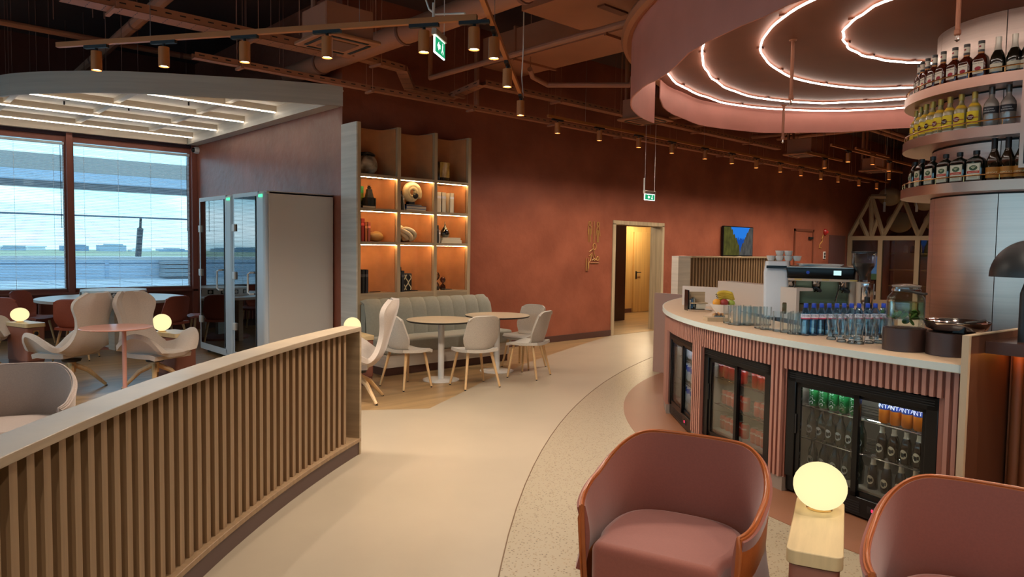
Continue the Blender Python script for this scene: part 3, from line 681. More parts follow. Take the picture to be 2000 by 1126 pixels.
ribbon('ribbon_skirt', -70, 101.8, [(101.8, 3.48), (100.5, 3.46), (98.7, 3.40), (90, 3.367), (80, 3.358), (65, 3.362), (53, 3.38), (34, 3.42), (0, 3.43), (-70, 3.4)], ribm)
for x, y, z0, z1, lb in ((*Zp(1549, 78, 3.7).xy, 3.7, 3.12, 'left sprinkler drop pipe hanging under the LED rings'), (*Zp(1531, 205, 3.68).xy, 3.68, 3.2, 'lower sprinkler drop pipe below the far rim of the disc'), (*Cp(1875, -40, CORE, 1.55).xy, 3.7, 3.36, 'sprinkler drop pipe in front of the copper column')):
    tt = thing('sprinkler_drop', lb, 'sprinkler', (x, y, z0)); obj('drop_tube', MB().tube([(0, 0, 0), (0, 0, z1 - z0)], .018, 8), duct, tt)
    obj('collar', MB().lathe([(.018, z1 - z0), (.026, z1 - z0 + .01), (.026, z1 - z0 + .04), (.018, z1 - z0 + .05)], 10), duct, tt)
    obj('nozzle', MB().lathe([(.012, z1 - z0), (.012, z1 - z0 - .03), (.022, z1 - z0 - .035), (0, z1 - z0 - .05)], 10), chrome, tt)
    obj('flange', MB().lathe([(0, 0), (.04, 0), (.03, -.012)], 10), duct, tt)
# ================================================================== PHONE BOOTHS
boothm = mat('booth_white', '#d3ccc3', .4)
bootht = mat('booth_edge', '#c9cfd4', .35)
def booth(y0, y1, label):
    x0, x1, z0, z1 = 3.83, 4.80, .05, 2.31
    t = thing('phone_booth', label, 'phone booth', (x0, y0, 0), 0, 'phone booths')
    obj('side_panel', MB().span((x0 + .06, y0, z0), (x1, y0 + .04, z1)), boothm, t, world=True, bevel=.01)
    obj('side_panel', MB().span((x0 + .06, y1 - .04, z0), (x1, y1, z1)), boothm, t, world=True, bevel=.01)
    obj('roof', MB().span((x0 + .03, y0, z1 - .04), (x1, y1, z1 + .004)), boothm, t, world=True, bevel=.01)
    obj('back_panel', MB().span((x1 - .03, y0 + .04, z0), (x1 - .005, y1 - .04, z1 - .04)), mat('booth_felt', '#4a4346', .9), t, world=True)
    obj('booth_floor', MB().span((x0 + .04, y0 + .04, z0), (x1 - .03, y1 - .04, z0 + .04)), mat('booth_felt2', '#3a3538', .9), t, world=True)
    # front: frame with one wide rounded stile on the near side
    obj('wide_stile', MB().span((x0, y0, z0), (x0 + .09, y0 + .27, z1)), bootht, t, world=True, bevel=.05, seg=4)
    obj('stile', MB().span((x0, y1 - .05, z0), (x0 + .06, y1, z1)), bootht, t, world=True, bevel=.008)
    obj('top_rail', MB().span((x0, y0 + .2, z1 - .06), (x0 + .06, y1 - .04, z1)), bootht, t, world=True, bevel=.006)
    obj('bottom_rail', MB().span((x0, y0 + .2, z0), (x0 + .06, y1 - .04, z0 + .1)), bootht, t, world=True, bevel=.006)
    d = obj('glass_door', MB().span((x0 - .004, y0 + .27, z0 + .1), (x0 + .006, y1 - .06, z1 - .06)), tintglass, t, world=True, smooth=0)
    obj('door_gasket', MB().span((x0 - .002, y1 - .09, z0 + .1), (x0 + .02, y1 - .05, z1 - .06)), blackm, t, world=True, smooth=0)
    for z in (.5, 1.2, 1.85): obj('hinge', MB().box((x0 - .012, y1 - .07, z), (.03, .09, .1)), whitem, d, world=True, bevel=.005)
    yh = y0 + .33
    obj('handle', MB().tube([(x0 - .004, yh, .98), (x0 - .05, yh, .98), (x0 - .06, yh + .05, 1.0), (x0 - .06, yh + .05, 1.24), (x0 - .05, yh, 1.26), (x0 - .004, yh, 1.26)], .012, 8), whitem, d, world=True)
    obj('status_light', MB().box((x0 - .004, y0 + .1, z1 - .06), (.012, .1, .03)), emis('status_green', '#39e07a', 2.5), t, world=True)
    obj('desk', MB().span((x1 - .4, y0 + .05, 1.02), (x1 - .04, y1 - .05, 1.05)), boothm, t, world=True)
    for y in (y0 + .08, y1 - .08):
        for x in (x0 + .1, x1 - .1): obj('foot', MB().lathe([(0, 0), (.025, 0), (.025, .05), (0, .05)], 10, Matrix.Translation((x, y, 0))), blackm, t, world=True)
booth(8.78, 9.80, 'white phone booth nearer the bookcase with broad side panel and glass door')
booth(9.85, 11.09, 'white phone booth nearer the window with glass door')

# ================================================================== CHAIRS
def seg_interp(tab, t):
    for (a, *p), (b, *q) in zip(tab, tab[1:]):
        if a <= t <= b: k = (t - a) / (b - a); return [x + (y - x) * k for x, y in zip(p, q)]
    return list(tab[-1][1:])
def spl_interp(tab, t):
    n = len(tab)
    for i in range(n - 1):
        if tab[i][0] <= t <= tab[i + 1][0]:
            k = (t - tab[i][0]) / (tab[i + 1][0] - tab[i][0]); A, B, C, D = tab[max(i - 1, 0)], tab[i], tab[i + 1], tab[min(i + 2, n - 1)]
            return [.5 * (2 * b + (c - a) * k + (2 * a - 5 * b + 4 * c - d) * k * k + (3 * b - a - 3 * c + d) * k ** 3) for a, b, c, d in zip(A[1:], B[1:], C[1:], D[1:])]
    return list(tab[-1][1:])
def sm(x): x = max(0, min(1, x)); return x * x * (3 - 2 * x)
def side_chair(name, label, fab, group):
    """armless shell chair, faces +Y"""
    t = thing(name, label, 'chair', (0, 0, 0), 0, group)
    tabw = [(0, .13), (.05, .17), (.25, .215), (.38, .23), (.7, .212), (.94, .198), (1, .18)]
    def back(u, v):
        w = seg_interp(tabw, v)[0]; x = (u * 2 - 1); z = .425 + .42 * v
        y = -.19 - .10 * v ** 1.2 + .075 * x * x * (1 - .5 * v) + (.05 * (1 - v / .12) ** 2 if v < .12 else 0)
        return (x * w, y, z - (.03 * abs(x) ** 6 if v > .9 else 0))
    obj('backrest', MB().shell(back, 12, 16, .028), fab, t, smooth=60)
    def seat(u, v):
        x = u * 2 - 1; w = .2 + .03 * sm(v * 2) - .035 * sm((v - .8) * 5)
        y = -.21 + .43 * v; z = .452 + .014 * x * x - .012 * sin(v * pi) - .03 * sm((v - .82) / .18)
        return (x * w, y, z)
    obj('seat', MB().shell(seat, 10, 12, .035), fab, t, smooth=60)
    for sx in (-1, 1):
        for sy in (-1, 1):
            l = obj('leg', MB().tube([(sx * .15, sy * .13, .425), (sx * .225, sy * .2 - .02, .012)], [.0185, .0125], 10), legwood, t)
            obj('glide', MB().lathe([(0, 0), (.011, 0), (.011, .012), (0, .012)], 8, Matrix.Translation((sx * .225, sy * .2 - .02, 0))), blackm, l)
    return t
greyfab = mat('grey_tweed', '#b8ad9f', .9, noise=((160, 160, 160), .12), sheen=.3)
redfab = mat('terracotta_upholstery', '#9a4c38', .6, noise=((60, 60, 60), .06))
c1 = side_chair('side_chair', 'grey upholstered side chair left of the nearer round table, back turned', greyfab, 'grey side chairs at the round tables')
def face(o, loc, deg): o.location = loc; o.rotation_euler = (0, 0, rad(deg - 90))
face(c1, (4.70, 6.86, 0), 3)
dup(c1, (5.33, 6.40, 0), rad(78 - 90), 'grey upholstered side chair in front between the two round tables')
dup(c1, (6.27, 6.46, 0), rad(112 - 90), 'grey upholstered side chair in front right of the farther round table')
dup(c1, (6.72, 7.02, 0), rad(190 - 90), 'grey upholstered side chair behind, against the terracotta wall side of the farther table')
stone = mat('stone_top', '#c9b89d', .3, noise=((5, 5, 5), .08)); 
def cafe_table(loc, label):
    t = thing('round_table', label, 'table', loc, 0, 'round cafe tables')
    obj('tabletop', MB().lathe([(0, .728), (.40, .728), (.425, .738), (.425, .745), (0, .745)], 48), stone, t)
    obj('edge_band', MB().lathe([(.36, .722), (.415, .722), (.427, .735), (.427, .741)], 48), blackm, t)
    obj('column', MB().lathe([(.038, .01), (.038, .722)], 20), whitem, t)
    obj('base_plate', MB().lathe([(0, 0), (.225, 0), (.225, .008), (.04, .016), (0, .016)], 40), whitem, t)
cafe_table((5.26, 6.95, 0), 'round stone top cafe table nearer the walkway by the channelled banquette')
cafe_table((6.22, 7.0, 0), 'round stone top cafe table farther along the banquette by the terracotta wall')

# ------------------------------------------------------------------ banquette
banqf = mat('banquette_grey', '#8d8a7c', .75, noise=((40, 40, 40), .05), sheen=.2)
t = thing('banquette', 'grey channel-back banquette on an oak plinth in front of the bookcase', 'bench', (5.9, 7.9, 0))
X0, X1 = 4.86, 6.96
n = 9; w = (X1 - X0) / n
for i in range(n):
    def ch(u, v, i=i):
        x = X0 + w * (i + u); z = .44 + .46 * v; bulge = .022 * (1 - (2 * u - 1) ** 4)
        y = 8.03 - .02 * v - bulge + .10 * v * v - (.03 * sm((v - .9) * 10) * -1)
        if i == n - 1: x -= .05 * sm((v - .75) * 4) * u
        return (x, y, z - .03 * (2 * u - 1) ** 4 * (v > .97))
    obj('channel', MB().shell(ch, 8, 8, -.06), banqf, t, world=True, smooth=60)
obj('back_core', MB().span((X0, 8.06, .3), (X1 - .06, 8.16, .86)), banqf, t, world=True)
def sc(u, v): return (X0 - .02 + (X1 - X0 + .02) * u, 7.50 + .56 * v, .455 + .012 * sin(pi * u) - .02 * sm((.12 - v) / .12))
obj('seat_cushion', MB().span((X0 - .02, 7.5, .27), (X1, 8.08, .455)), banqf, t, world=True, bevel=.03, seg=3)
obj('plinth', MB().span((X0 - .01, 7.55, .10), (X1 - .02, 8.16, .27)), greyoak, t, world=True, smooth=0)
obj('kick_board', MB().span((X0, 7.57, 0), (X1 - .03, 8.16, .10)), plasterd, t, world=True, smooth=0)

# ================================================================== BOOKCASE
t = thing('bookcase', 'tall oak bookcase with twelve lit bays standing against the terracotta wall', 'bookcase', (5.78, 8.38, 0))
BX = [4.838, 5.457, 6.073, 6.687]; FY = 8.18; BTOP = 3.23
for i, x in enumerate(BX):
    if i == 0: obj('side_panel', MB().span((4.80, FY, 0), (4.82, YB - .002, BTOP)), mat('ash_side', '#cfc8bd', .45, noise=((.9, .9, 22), .1), bump=((2, 2, 60), .05)), t, world=True, smooth=0)
    obj('upright', MB().span((x - (.018 if i == 0 else .027), FY, 0), (x + .027, YB - .002, BTOP)), oak, t, world=True, smooth=0)
LV = [2.555, 2.107, 1.667, .985]
for i in range(3):
    a, b = BX[i] + .027, BX[i + 1] - .027
    for k, z in enumerate(LV):
        th = .02 if k < 3 else .018
        s = obj('shelf', MB().span((a, FY + .002, z - th), (b, YB - .04, z + th)), oakh, t, world=True, smooth=0)
        if k < 3: obj('led_strip', MB().span((a + .005, FY + .03, z - th - .005), (b - .005, FY + .038, z - th)), ledw, s, world=True, smooth=0)
    obj('apron', MB().span((a, FY, .86), (b, FY + .02, .967)), oakh, t, world=True, smooth=0)
    def bk(u, v, a=a, b=b): return (a + (b - a) * u, FY + .05 + .27 * (1 - abs(2 * u - 1) ** 6), .9 + (BTOP - .02 - .9) * v)
    obj('curved_back', MB().shell(bk, 24, 1, -.012), mat('back_orange', '#c98a58', .6, noise=((8, 8, 8), .06)), t, world=True, smooth=60)
def bay(i, k): return (BX[i] + .029, LV[k] + .0215 if k < 3 else LV[k] + .0195)
BKY = FY + .06
def book(x, z, w, h, d, col, label, lie=False, y=None, tilt=0):
    t = thing('book', label, 'book', (x + w / 2, (y or BKY) + d / 2, z), 0, 'books in the bookcase'); t.rotation_euler = (0, tilt, 0)
    cm = mat('cover_' + col.strip('#'), col, .55)
    if lie:
        obj('cover', MB().box((0, 0, .003), (w, d, .006)).box((0, 0, h - .003), (w, d, .006)).box((-w / 2 + .003, 0, h / 2), (.006, d, h)), cm, t, smooth=0)
        obj('pages', MB().box((.004, 0, h / 2), (w - .012, d - .008, h - .012)), mat('paper', '#e8dcc0', .8), t, smooth=0)
    else:
        obj('cover', MB().box((-w / 2 + .0025, 0, h / 2), (.005, d, h)).box((w / 2 - .0025, 0, h / 2), (.005, d, h)).box((0, -d / 2 + .0025, h / 2), (w, .005, h)), cm, t, smooth=0)
        obj('pages', MB().box((0, .004, h / 2), (w - .01, d - .012, h - .008)), mat('paper', '#e8dcc0', .8), t, smooth=0)
        obj('spine_band', MB().box((0, -d / 2 - .0008, h * .75), (w * .98, .002, h * .12)), mat('band_' + col.strip('#'), tuple(min(1, c * 2.2 + .05) for c in srgb(col)[:3]) + (1,), .5), t, smooth=0)
# row 1
x, z = bay(0, 0)
def rock(u, v):
    a = 2 * pi * u; p = pi * (v - .5); n = 1 + .10 * sin(3 * a + 2 * p) + .06 * sin(7 * a - 4 * p)
    return (.17 * n * cos(p) * cos(a) * (1 - .15 * sin(p)), .11 * n * cos(p) * sin(a), .135 + .13 * n * sin(p))
mm = mat('veined_stone', '#d9c9a8', .35, noise=((7, 7, 12), .55, '#e8dcc0'))
nt = mm.node_tree
o = thing('stone_head_sculpture', 'rounded black and cream stone head sculpture in the top left bay', 'sculpture', (x + .2, BKY + .14, z))
obj('stone', MB().shell(rock, 28, 16, .01), mm, o, smooth=80)
obj('dark_cap', MB().shell(lambda u, v: (.02 + .14 * cos(pi * (u - .5)) * cos(pi * v * .9 + .2) - .03, .10 * sin(2 * pi * u) * sin(pi * v * .5 + .3), .2 + .085 * sin(pi * (.25 + v * .5)) * 1.0), 16, 8, .012), mat('dark_stone', '#2c2622', .35), o, smooth=80)
x, z = bay(2, 0)
o = thing('amber_glass_block', 'squat dark glass block with amber front in the top right bay', 'sculpture', (x + .18, BKY + .13, z))
obj('block', MB().lathe([(0, 0), (.145, 0), (.15, .06), (.15, .22), (.13, .27), (.09, .285), (0, .285)], 24), mat('smoked_glass', '#2a2018', .12, noise=((18, 18, 9), .6, '#6b5230'), coat=.6), o)
obj('amber_front', MB().arc((0, 0), .13, .153, .05, .265, 235, 300, 10), mat('amber', '#c99b3e', .25, noise=((14, 14, 7), .4, '#e0b85a'), coat=.5), o, smooth=40)
# row 2
x, z = bay(0, 1)
o = thing('landscape_print', 'small green and yellow landscape print propped at the left of the second row', 'picture', (x + .09, BKY + .2, z))
obj('print', MB().box((0, 0, .15), (.2, .012, .3)), mat('print_green', '#3d7a36', .5, noise=((2, 2, 14), .4, '#a8b53c')), o, smooth=0); obj('print_sky', MB().box((0, -.007, .255), (.2, .002, .09)), mat('print_sky', '#3f9a5a', .5), o, smooth=0)
obj('print_field', MB().box((0, -.007, .08), (.2, .002, .05)), mat('print_dark', '#20381c', .5), o, smooth=0)
o = thing('stepped_vase', 'dark stepped tower figurine beside the green print', 'ornament', (x + .22, BKY + .1, z))
obj('body', MB().lathe([(0, 0), (.085, 0), (.085, .02), (.078, .03), (.066, .15), (.06, .155), (.05, .2), (.045, .21), (.04, .255), (.02, .262), (.03, .28), (.012, .29), (.022, .3), (0, .305)], 10), mat('slate_dark', '#23282a', .4), o, smooth=25)
for k in range(8): obj('rib', MB().box((.078 * cos(k * pi / 4), .078 * sin(k * pi / 4), .07), (.02, .02, .14)), MATS['slate_dark'], o, smooth=0)
book(x + .06, z, .2, .035, .12, '#1d1d1b', 'small black book lying under the green print', True)
x, z = bay(1, 1)
for k, (c, w, h, ti) in enumerate((('#cfc8bb', .025, .27, .03), ('#4a4a4a', .02, .26, .06), ('#d8d2c6', .02, .2, .1))):
    book(x + .02 + k * .035, z + .003, w, h, .12, c, ['pale book leaning at the left behind the ammonite', 'grey book leaning behind the ammonite', 'short white book leaning against the ammonite stack'][k], tilt=-ti)
book(x + .13, z, .33, .022, .2, '#e6e0d2', 'white book at the bottom of the flat stack under the ammonite', True)
book(x + .13, z + .022, .34, .045, .2, '#274a8c', 'blue book lying flat under the ammonite', True)
book(x + .13, z + .067, .26, .02, .17, '#22201f', 'thin black book on the flat stack under the ammonite', True)
o = thing('ammonite', 'round cream spiral ammonite standing on the flat books', 'ornament', (x + .25, BKY + .09, z + .087))
pts = []; rs = []
for k in range(70):
    a = k / 70 * 2 * pi * 2.2; r = .125 * (1 - k / 70 * .72); pts.append((r * cos(a - .5), -.03 - .03 * k / 70, .16 + r * sin(a - .5))); rs.append(.052 * (1 - k / 70 * .7))
obj('whorl', MB().tube(pts, rs, 12), mat('ammonite_cream', '#d9c79d', .5, noise=((16, 16, 16), .15)), o, smooth=80); obj('dark_core', MB().lathe([(0, -.02), (.045, 0), (.03, .03), (0, .035)], 9, Matrix.Translation((.03, -.09, .12)) @ Matrix.Rotation(pi / 2, 4, 'X')), MATS['dark_stone'], o)
obj('foot', MB().box((0, -.01, .02), (.1, .08, .04)), blackm, o, bevel=.008)
x, z = bay(2, 1)
for k, dx in enumerate((.04, .125, .27)): book(x + dx, z, .075, .285, .12, '#f0e6cc', ['leftmost of three cream books in the second row right bay', 'middle of three cream books in the second row right bay', 'rightmost cream book standing apart in the second row'][k])
# row 3
x, z = bay(0, 2)
for k, (c, w, h) in enumerate((('#efe2cc', .03, .27), ('#a8352c', .055, .3), ('#c9703a', .04, .25), ('#c2685a', .04, .255))):
    book(x + .005 + (0, .033, .092, .136)[k], z, w, h, .12, c, ['cream paperback at the far left of the third row', 'tall red book in the third row left bay', 'orange book in the third row left bay', 'pinkish red book beside the wooden pebble'][k])
o = tag(obj('wooden_pebble', MB().shell(lambda u, v: (.125 * cos(pi * (v - .5)) * cos(2 * pi * u), .09 * cos(pi * (v - .5)) * sin(2 * pi * u), .07 + .07 * sin(pi * (v - .5)) * (1 + .1 * cos(2 * pi * u))), 24, 12, .01), mat('turned_wood', '#c29a5e', .4, noise=((6, 6, 30), .2)), smooth=80), 'smooth flattened golden wooden pebble in the third row left bay', 'ornament'); o.location = (x + .32, BKY + .12, z)
x, z = bay(1, 2)
o = thing('knot_sculpture', 'tangled cream rope-like coral sculpture in the middle bay', 'sculpture', (x + .2, BKY + .14, z))
kr = random.Random(3)
for k in range(7):
    a0 = k * 2 * pi / 7; pts = []
    for j in range(16):
        q = j / 15; pts.append((.07 * cos(a0) + (.11 * (1 - .3 * (k % 2))) * sin(2 * pi * q + a0) * cos(a0 * .7) + .04 * cos(3 * pi * q + k), .06 * sin(a0) + .05 * cos(2 * pi * q + k), .05 + .2 * (.5 - .5 * cos(2 * pi * q)) * (.55 + .09 * (k % 5)) + .015 * sin(5 * q + k)))
    obj('strand', MB().tube(pts, .027, 8), mat('plaster_cream', '#e4d9bd', .6), o, smooth=80)
x, z = bay(2, 2)
for k, (c, w, h) in enumerate((('#171616', .035, .3), ('#2c2a2a', .03, .25), ('#c9c4b8', .03, .185))):
    book(x + .004 + (0, .037, .07)[k], z, w, h, .12, c, ['tall black book at the left of the third row right bay', 'dark grey book beside the tall black one', 'short pale book next to the dark books'][k])
book(x + .12, z, .38, .045, .19, '#efe6cc', 'large cream book lying flat under the black drop vase', True)
book(x + .14, z + .045, .34, .035, .18, '#e9dfc6', 'upper cream book lying flat under the black drop vase', True)
o = thing('drop_vase', 'glossy black teardrop bottle standing on two cream books', 'vase', (x + .26, BKY + .1, z + .08))
obj('body', MB().lathe([(0, 0), (.04, 0), (.065, .03), (.07, .06), (.062, .09), (.04, .125), (.018, .16), (.009, .19), (.005, .225), (0, .23)], 24), mat('black_glass', '#0b0a0a', .06, coat=1), o, smooth=60)
obj('stopper', MB().tube([(0, 0, .215), (0, 0, .24)], [.006, .001], 8), MATS['black_glass'], o)
# row 4
x, z = bay(0, 3)
for k, c in enumerate(('#33211d', '#1c1a1a', '#26242a')): book(x + .004 + .05 * k, z, .046, .31, .12, c, ['dark brown book first in the bottom left bay', 'black book second in the bottom left bay', 'dark blue grey book third in the bottom left bay'][k])
x, z = bay(1, 3)
for k, (c, h) in enumerate((('#1f2024', .34), ('#2a2d33', .29))): book(x + .006 + .05 * k, z, .046, h, .12, c, ['tall black book in the bottom middle bay', 'shorter charcoal book in the bottom middle bay'][k])
o = thing('patterned_vase', 'black square vase with cream squiggle pattern in the bottom middle bay', 'vase', (x + .19, BKY + .1, z))
obj('body', MB().box((0, 0, .125), (.15, .1, .25)), blackm, o, bevel=.01)
for k in range(6):
    pts = [((-.06 + .024 * k) + .022 * sin(9 * q + k * 1.7), -.053, .02 + .21 * q) for q in [j / 14 for j in range(15)] if -.075 < (-.06 + .024 * k) + .022 * sin(9 * q + k * 1.7) < .075]
    if len(pts) > 3 and k % 2 == 0: obj('squiggle', MB().tube(pts, .007, 6), mat('cream_paint', '#e0d3b0', .5), o, smooth=80)
x, z = bay(2, 3)
def hourglass(loc, s, tint, label):
    o = thing('hourglass', label, 'hourglass', loc, 0, 'hourglasses')
    obj('glass_bulbs', MB().lathe([(0, 0), (.05 * s, .0), (.062 * s, .04 * s), (.05 * s, .09 * s), (.008 * s, .13 * s), (.05 * s, .17 * s), (.06 * s, .21 * s), (.04 * s, .255 * s), (0, .265 * s)], 20), glass('glass_' + tint.strip('#'), tint, .9, .06), o, smooth=60)
    obj('sand', MB().lathe([(0, .004), (.048 * s, .004), (.058 * s, .035 * s), (.0, .07 * s)], 18), mat('black_sand', '#1c2024', .8), o)
hourglass((x + .1, BKY + .1, z), 1.0, '#dfe3e6', 'taller clear hourglass with black sand in the bottom right bay')
hourglass((x + .22, BKY + .09, z), .72, '#b07058', 'shorter amber hourglass in the bottom right bay')
for i in range(3):
    x, z = bay(i, 3)
    tag(obj('cable_grommet', MB().lathe([(0, 0), (.06, 0), (.06, .006), (.05, .008), (0, .003)], 20, Matrix.Translation((x + .33, BKY + .12, z)) @ Matrix.Diagonal((1.4, .6, 1, 1))), blackm), '%s dark oval cable grommet from the left in the bottom row bays' % ORD[i], 'grommet', 'cable grommets')

# ================================================================== LOUNGE WING CHAIRS
wingf = mat('wing_fabric', '#b9a99c', .8, noise=((90, 90, 90), .05), sheen=.4)
def wing_chair(label):
    """swivel lounge chair with tall winged back, faces +Y"""
    t = thing('wing_chair', label, 'lounge chair', (0, 0, 0), 0, 'winged lounge chairs')
    #       t    y     z    w    lift  dirY(0=up,1=forward)
    tab = [(0, .32, .375, .22, .05, 0), (.06, .28, .39, .30, .15, 0), (.14, .20, .385, .36, .22, 0), (.24, .08, .37, .385, .22, 0), (.34, -.07, .365, .37, .13, 0), (.44, -.19, .40, .33, .07, .3), (.54, -.265, .51, .265, .03, .8),
           (.64, -.305, .65, .215, .02, 1), (.74, -.345, .78, .225, .04, 1), (.86, -.385, .92, .275, .075, 1), (.94, -.405, 1.0, .25, .075, 1), (1, -.41, 1.075, .15, .03, 1)]
    def f(u, v):
        y, z, w, li, dr = spl_interp(tab, v); x = u * 2 - 1; s = sm((abs(x) - .40) / .60)
        return (x * w * (1 + .1 * s * (1 - dr)), y + li * s * dr + .02 * (1 - x * x) * -dr, z + li * s * (1 - dr))
    obj('shell', MB().shell(f, 26, 44, .05), wingf, t, smooth=70)
    obj('seat_pad', MB().shell(lambda u, v: ((u * 2 - 1) * (.25 + .03 * sin(pi * v)), -.14 + .42 * v, .415 + .015 * sin(pi * u) * sin(pi * v) - .02 * sm((v - .85) * 7)), 12, 12, .05), wingf, t, smooth=70)
    obj('swivel_plate', MB().lathe([(0, .30), (.09, .30), (.1, .325), (0, .325)], 18), blackm, t)
    obj('hub', MB().lathe([(0, .18), (.04, .18), (.045, .30), (0, .30)], 14), legwood, t)
    for k in range(4):
        a = pi / 4 + k * pi / 2
        obj('base_leg', MB().tube([(.02 * cos(a), .02 * sin(a), .26), (.16 * cos(a), .16 * sin(a), .19), (.33 * cos(a), .33 * sin(a), .012)], [.03, .026, .016], 8), legwood, t)
        obj('glide', MB().lathe([(0, 0), (.015, 0), (.015, .01), (0, .01)], 8, Matrix.Translation((.33 * cos(a), .33 * sin(a), 0))), blackm, t)
    return t
wa = wing_chair('mauve winged lounge chair seen from behind left of the pink side table'); face(wa, (1.75, 9.1, 0), 124)
dup(wa, (2.46, 8.56, 0), rad(-64 - 90), 'beige winged lounge chair facing out beside the pink side table and lamp')
dup(wa, (3.86, 6.55, 0), rad(140 - 90), 'winged lounge chair seen side on behind the end of the slatted partition')
dup(wa, (1.08, 11.1, 0), rad(-20 - 90), 'winged lounge chair cut off at the left edge by the globe lamp pedestal')
pinkmetal = mat('pink_metal', '#c08a7c', .3)
t = thing('side_table', 'slim dusty pink side table with round top between the lounge chairs', 'side table', (Zp(227, 638.5, .75).x, Zp(227, 638.5, .75).y, 0))
obj('tabletop', MB().lathe([(0, .738), (.33, .738), (.342, .745), (.336, .752), (0, .752)], 40), pinkmetal, t)
obj('stem', MB().tube([(.06, -.05, .01), (.06, -.05, .738)], .022, 12), pinkmetal, t)
obj('foot', MB().lathe([(0, 0), (.2, 0), (.2, .01), (0, .014)], 30, Matrix.Translation((.06, -.05, 0))), pinkmetal, t)
# pedestals with globe lamps
globem = emis('globe_glow', '#ffd990', 1.25)
def globe_mat():
    m = bpy.data.materials.new('globe'); m.use_nodes = True; nt = m.node_tree; N = nt.nodes; L = nt.links; N.clear()
    o = N.new('ShaderNodeOutputMaterial'); e = N.new('ShaderNodeEmission'); lw = N.new('ShaderNodeLayerWeight'); lw.inputs[0].default_value = .35
    r = N.new('ShaderNodeValToRGB'); r.color_ramp.elements[0].color = (1, .84, .42, 1); r.color_ramp.elements[1].color = (.98, .78, .40, 1); r.color_ramp.elements[1].position = .5
    e.inputs[1].default_value = .82; L.new(lw.outputs['Facing'], r.inputs[0]); L.new(r.outputs[0], e.inputs[0]); L.new(e.outputs[0], o.inputs[0]); return m
globem = globe_mat()
pedp = mat('pedestal_terracotta', '#8f5a49', .55, noise=((6, 6, 6), .05))
captop = mat('pedestal_cap', '#d0b68a', .4, noise=((3, 26, 3), .1))
def rrect(w, d, r, n=5):
    out = []
    for cx, cy, a0 in ((w / 2 - r, d / 2 - r, 0), (-w / 2 + r, d / 2 - r, 90), (-w / 2 + r, -d / 2 + r, 180), (w / 2 - r, -d / 2 + r, 270)):
        out += [(cx + r * cos(rad(a0 + 90 * k / n)), cy + r * sin(rad(a0 + 90 * k / n))) for k in range(n + 1)]
    return out
def pedestal(loc, rz, w, d, label, socket=None, h=.58):
    t = thing('lamp_pedestal', label, 'pedestal', loc, rz, 'lamp pedestals')
    obj('body', MB().prism(rrect(w - .02, d - .02, .03), .10, h - .055), pedp, t)
    obj('plinth', MB().prism(rrect(w - .03, d - .03, .03), 0, .10), mat('plinth_umber', '#6d4238', .5), t)
    obj('top_cap', MB().prism(rrect(w, d, .035), h - .05, h), captop, t, bevel=.003)
    if socket is not None:
        x, y, a = socket; Mx = Matrix.Translation((x, y, h - .19)) @ Matrix.Rotation(a, 4, 'Z')
        s = obj('socket_plate', MB().box((0, -.004, 0), (.075, .008, .2), Mx), brass, t)
        for k in (-.06, 0, .06): obj('socket', MB().lathe([(.012, 0), (.026, 0), (.026, .006), (.012, .008), (.012, .002), (0, .002)], 14, Mx @ Matrix.Translation((0, -.008, k)) @ Matrix.Rotation(pi / 2, 4, 'X')), blackm, s)
    return t
def globe_lamp(loc, r, label, sq=.86, tilt=(0, 0, 0)):
    t = thing('globe_lamp', label, 'lamp', loc, 0, 'globe lamps')
    obj('lamp_foot', MB().lathe([(0, 0), (.045, 0), (.05, .006), (.03, .012), (0, .014)], 18), brass, t)
    R_ = Matrix.Translation((0, 0, .01 + r * sq)) @ Matrix.Rotation(tilt[0], 4, 'X') @ Matrix.Rotation(tilt[1], 4, 'Y')
    obj('globe', MB().lathe([(r * cos(a), r * sq * sin(a)) for a in [-pi / 2 + pi * k / 16 for k in range(17)]], 32, R_), globem, t, smooth=80)
    return t
c = (Zp(18, 625, .58) + Zp(84, 627, .58)) / 2
pedestal((1.612, 11.02, 0), rad(18), .25, .5, 'terracotta pedestal with brass socket plate at far left', (0, -.2405, 0))
globe_lamp((1.56, 11.08, .58), .105, 'glowing globe lamp on the far left pedestal', .84)
pedestal((2.78, 8.90, 0), rad(16), .29, .46, 'terracotta pedestal with pale top behind the beige lounge chair')
globe_lamp((2.66, 8.98, .58), .105, 'glowing globe lamp half hidden behind the beige lounge chair', .95)
pedestal((4.40, 7.42, 0), rad(-8), .2, .45, 'terracotta pedestal behind the end of the slatted partition')
globe_lamp((4.28, 7.38, .58), .10, 'glowing globe lamp behind the end of the slatted partition', 1.0)
pedestal((.42, 5.05, 0), rad(6), .2, .5, 'terracotta pedestal cut off at the left edge beside the tub chair', (.1, -.12, pi / 2))

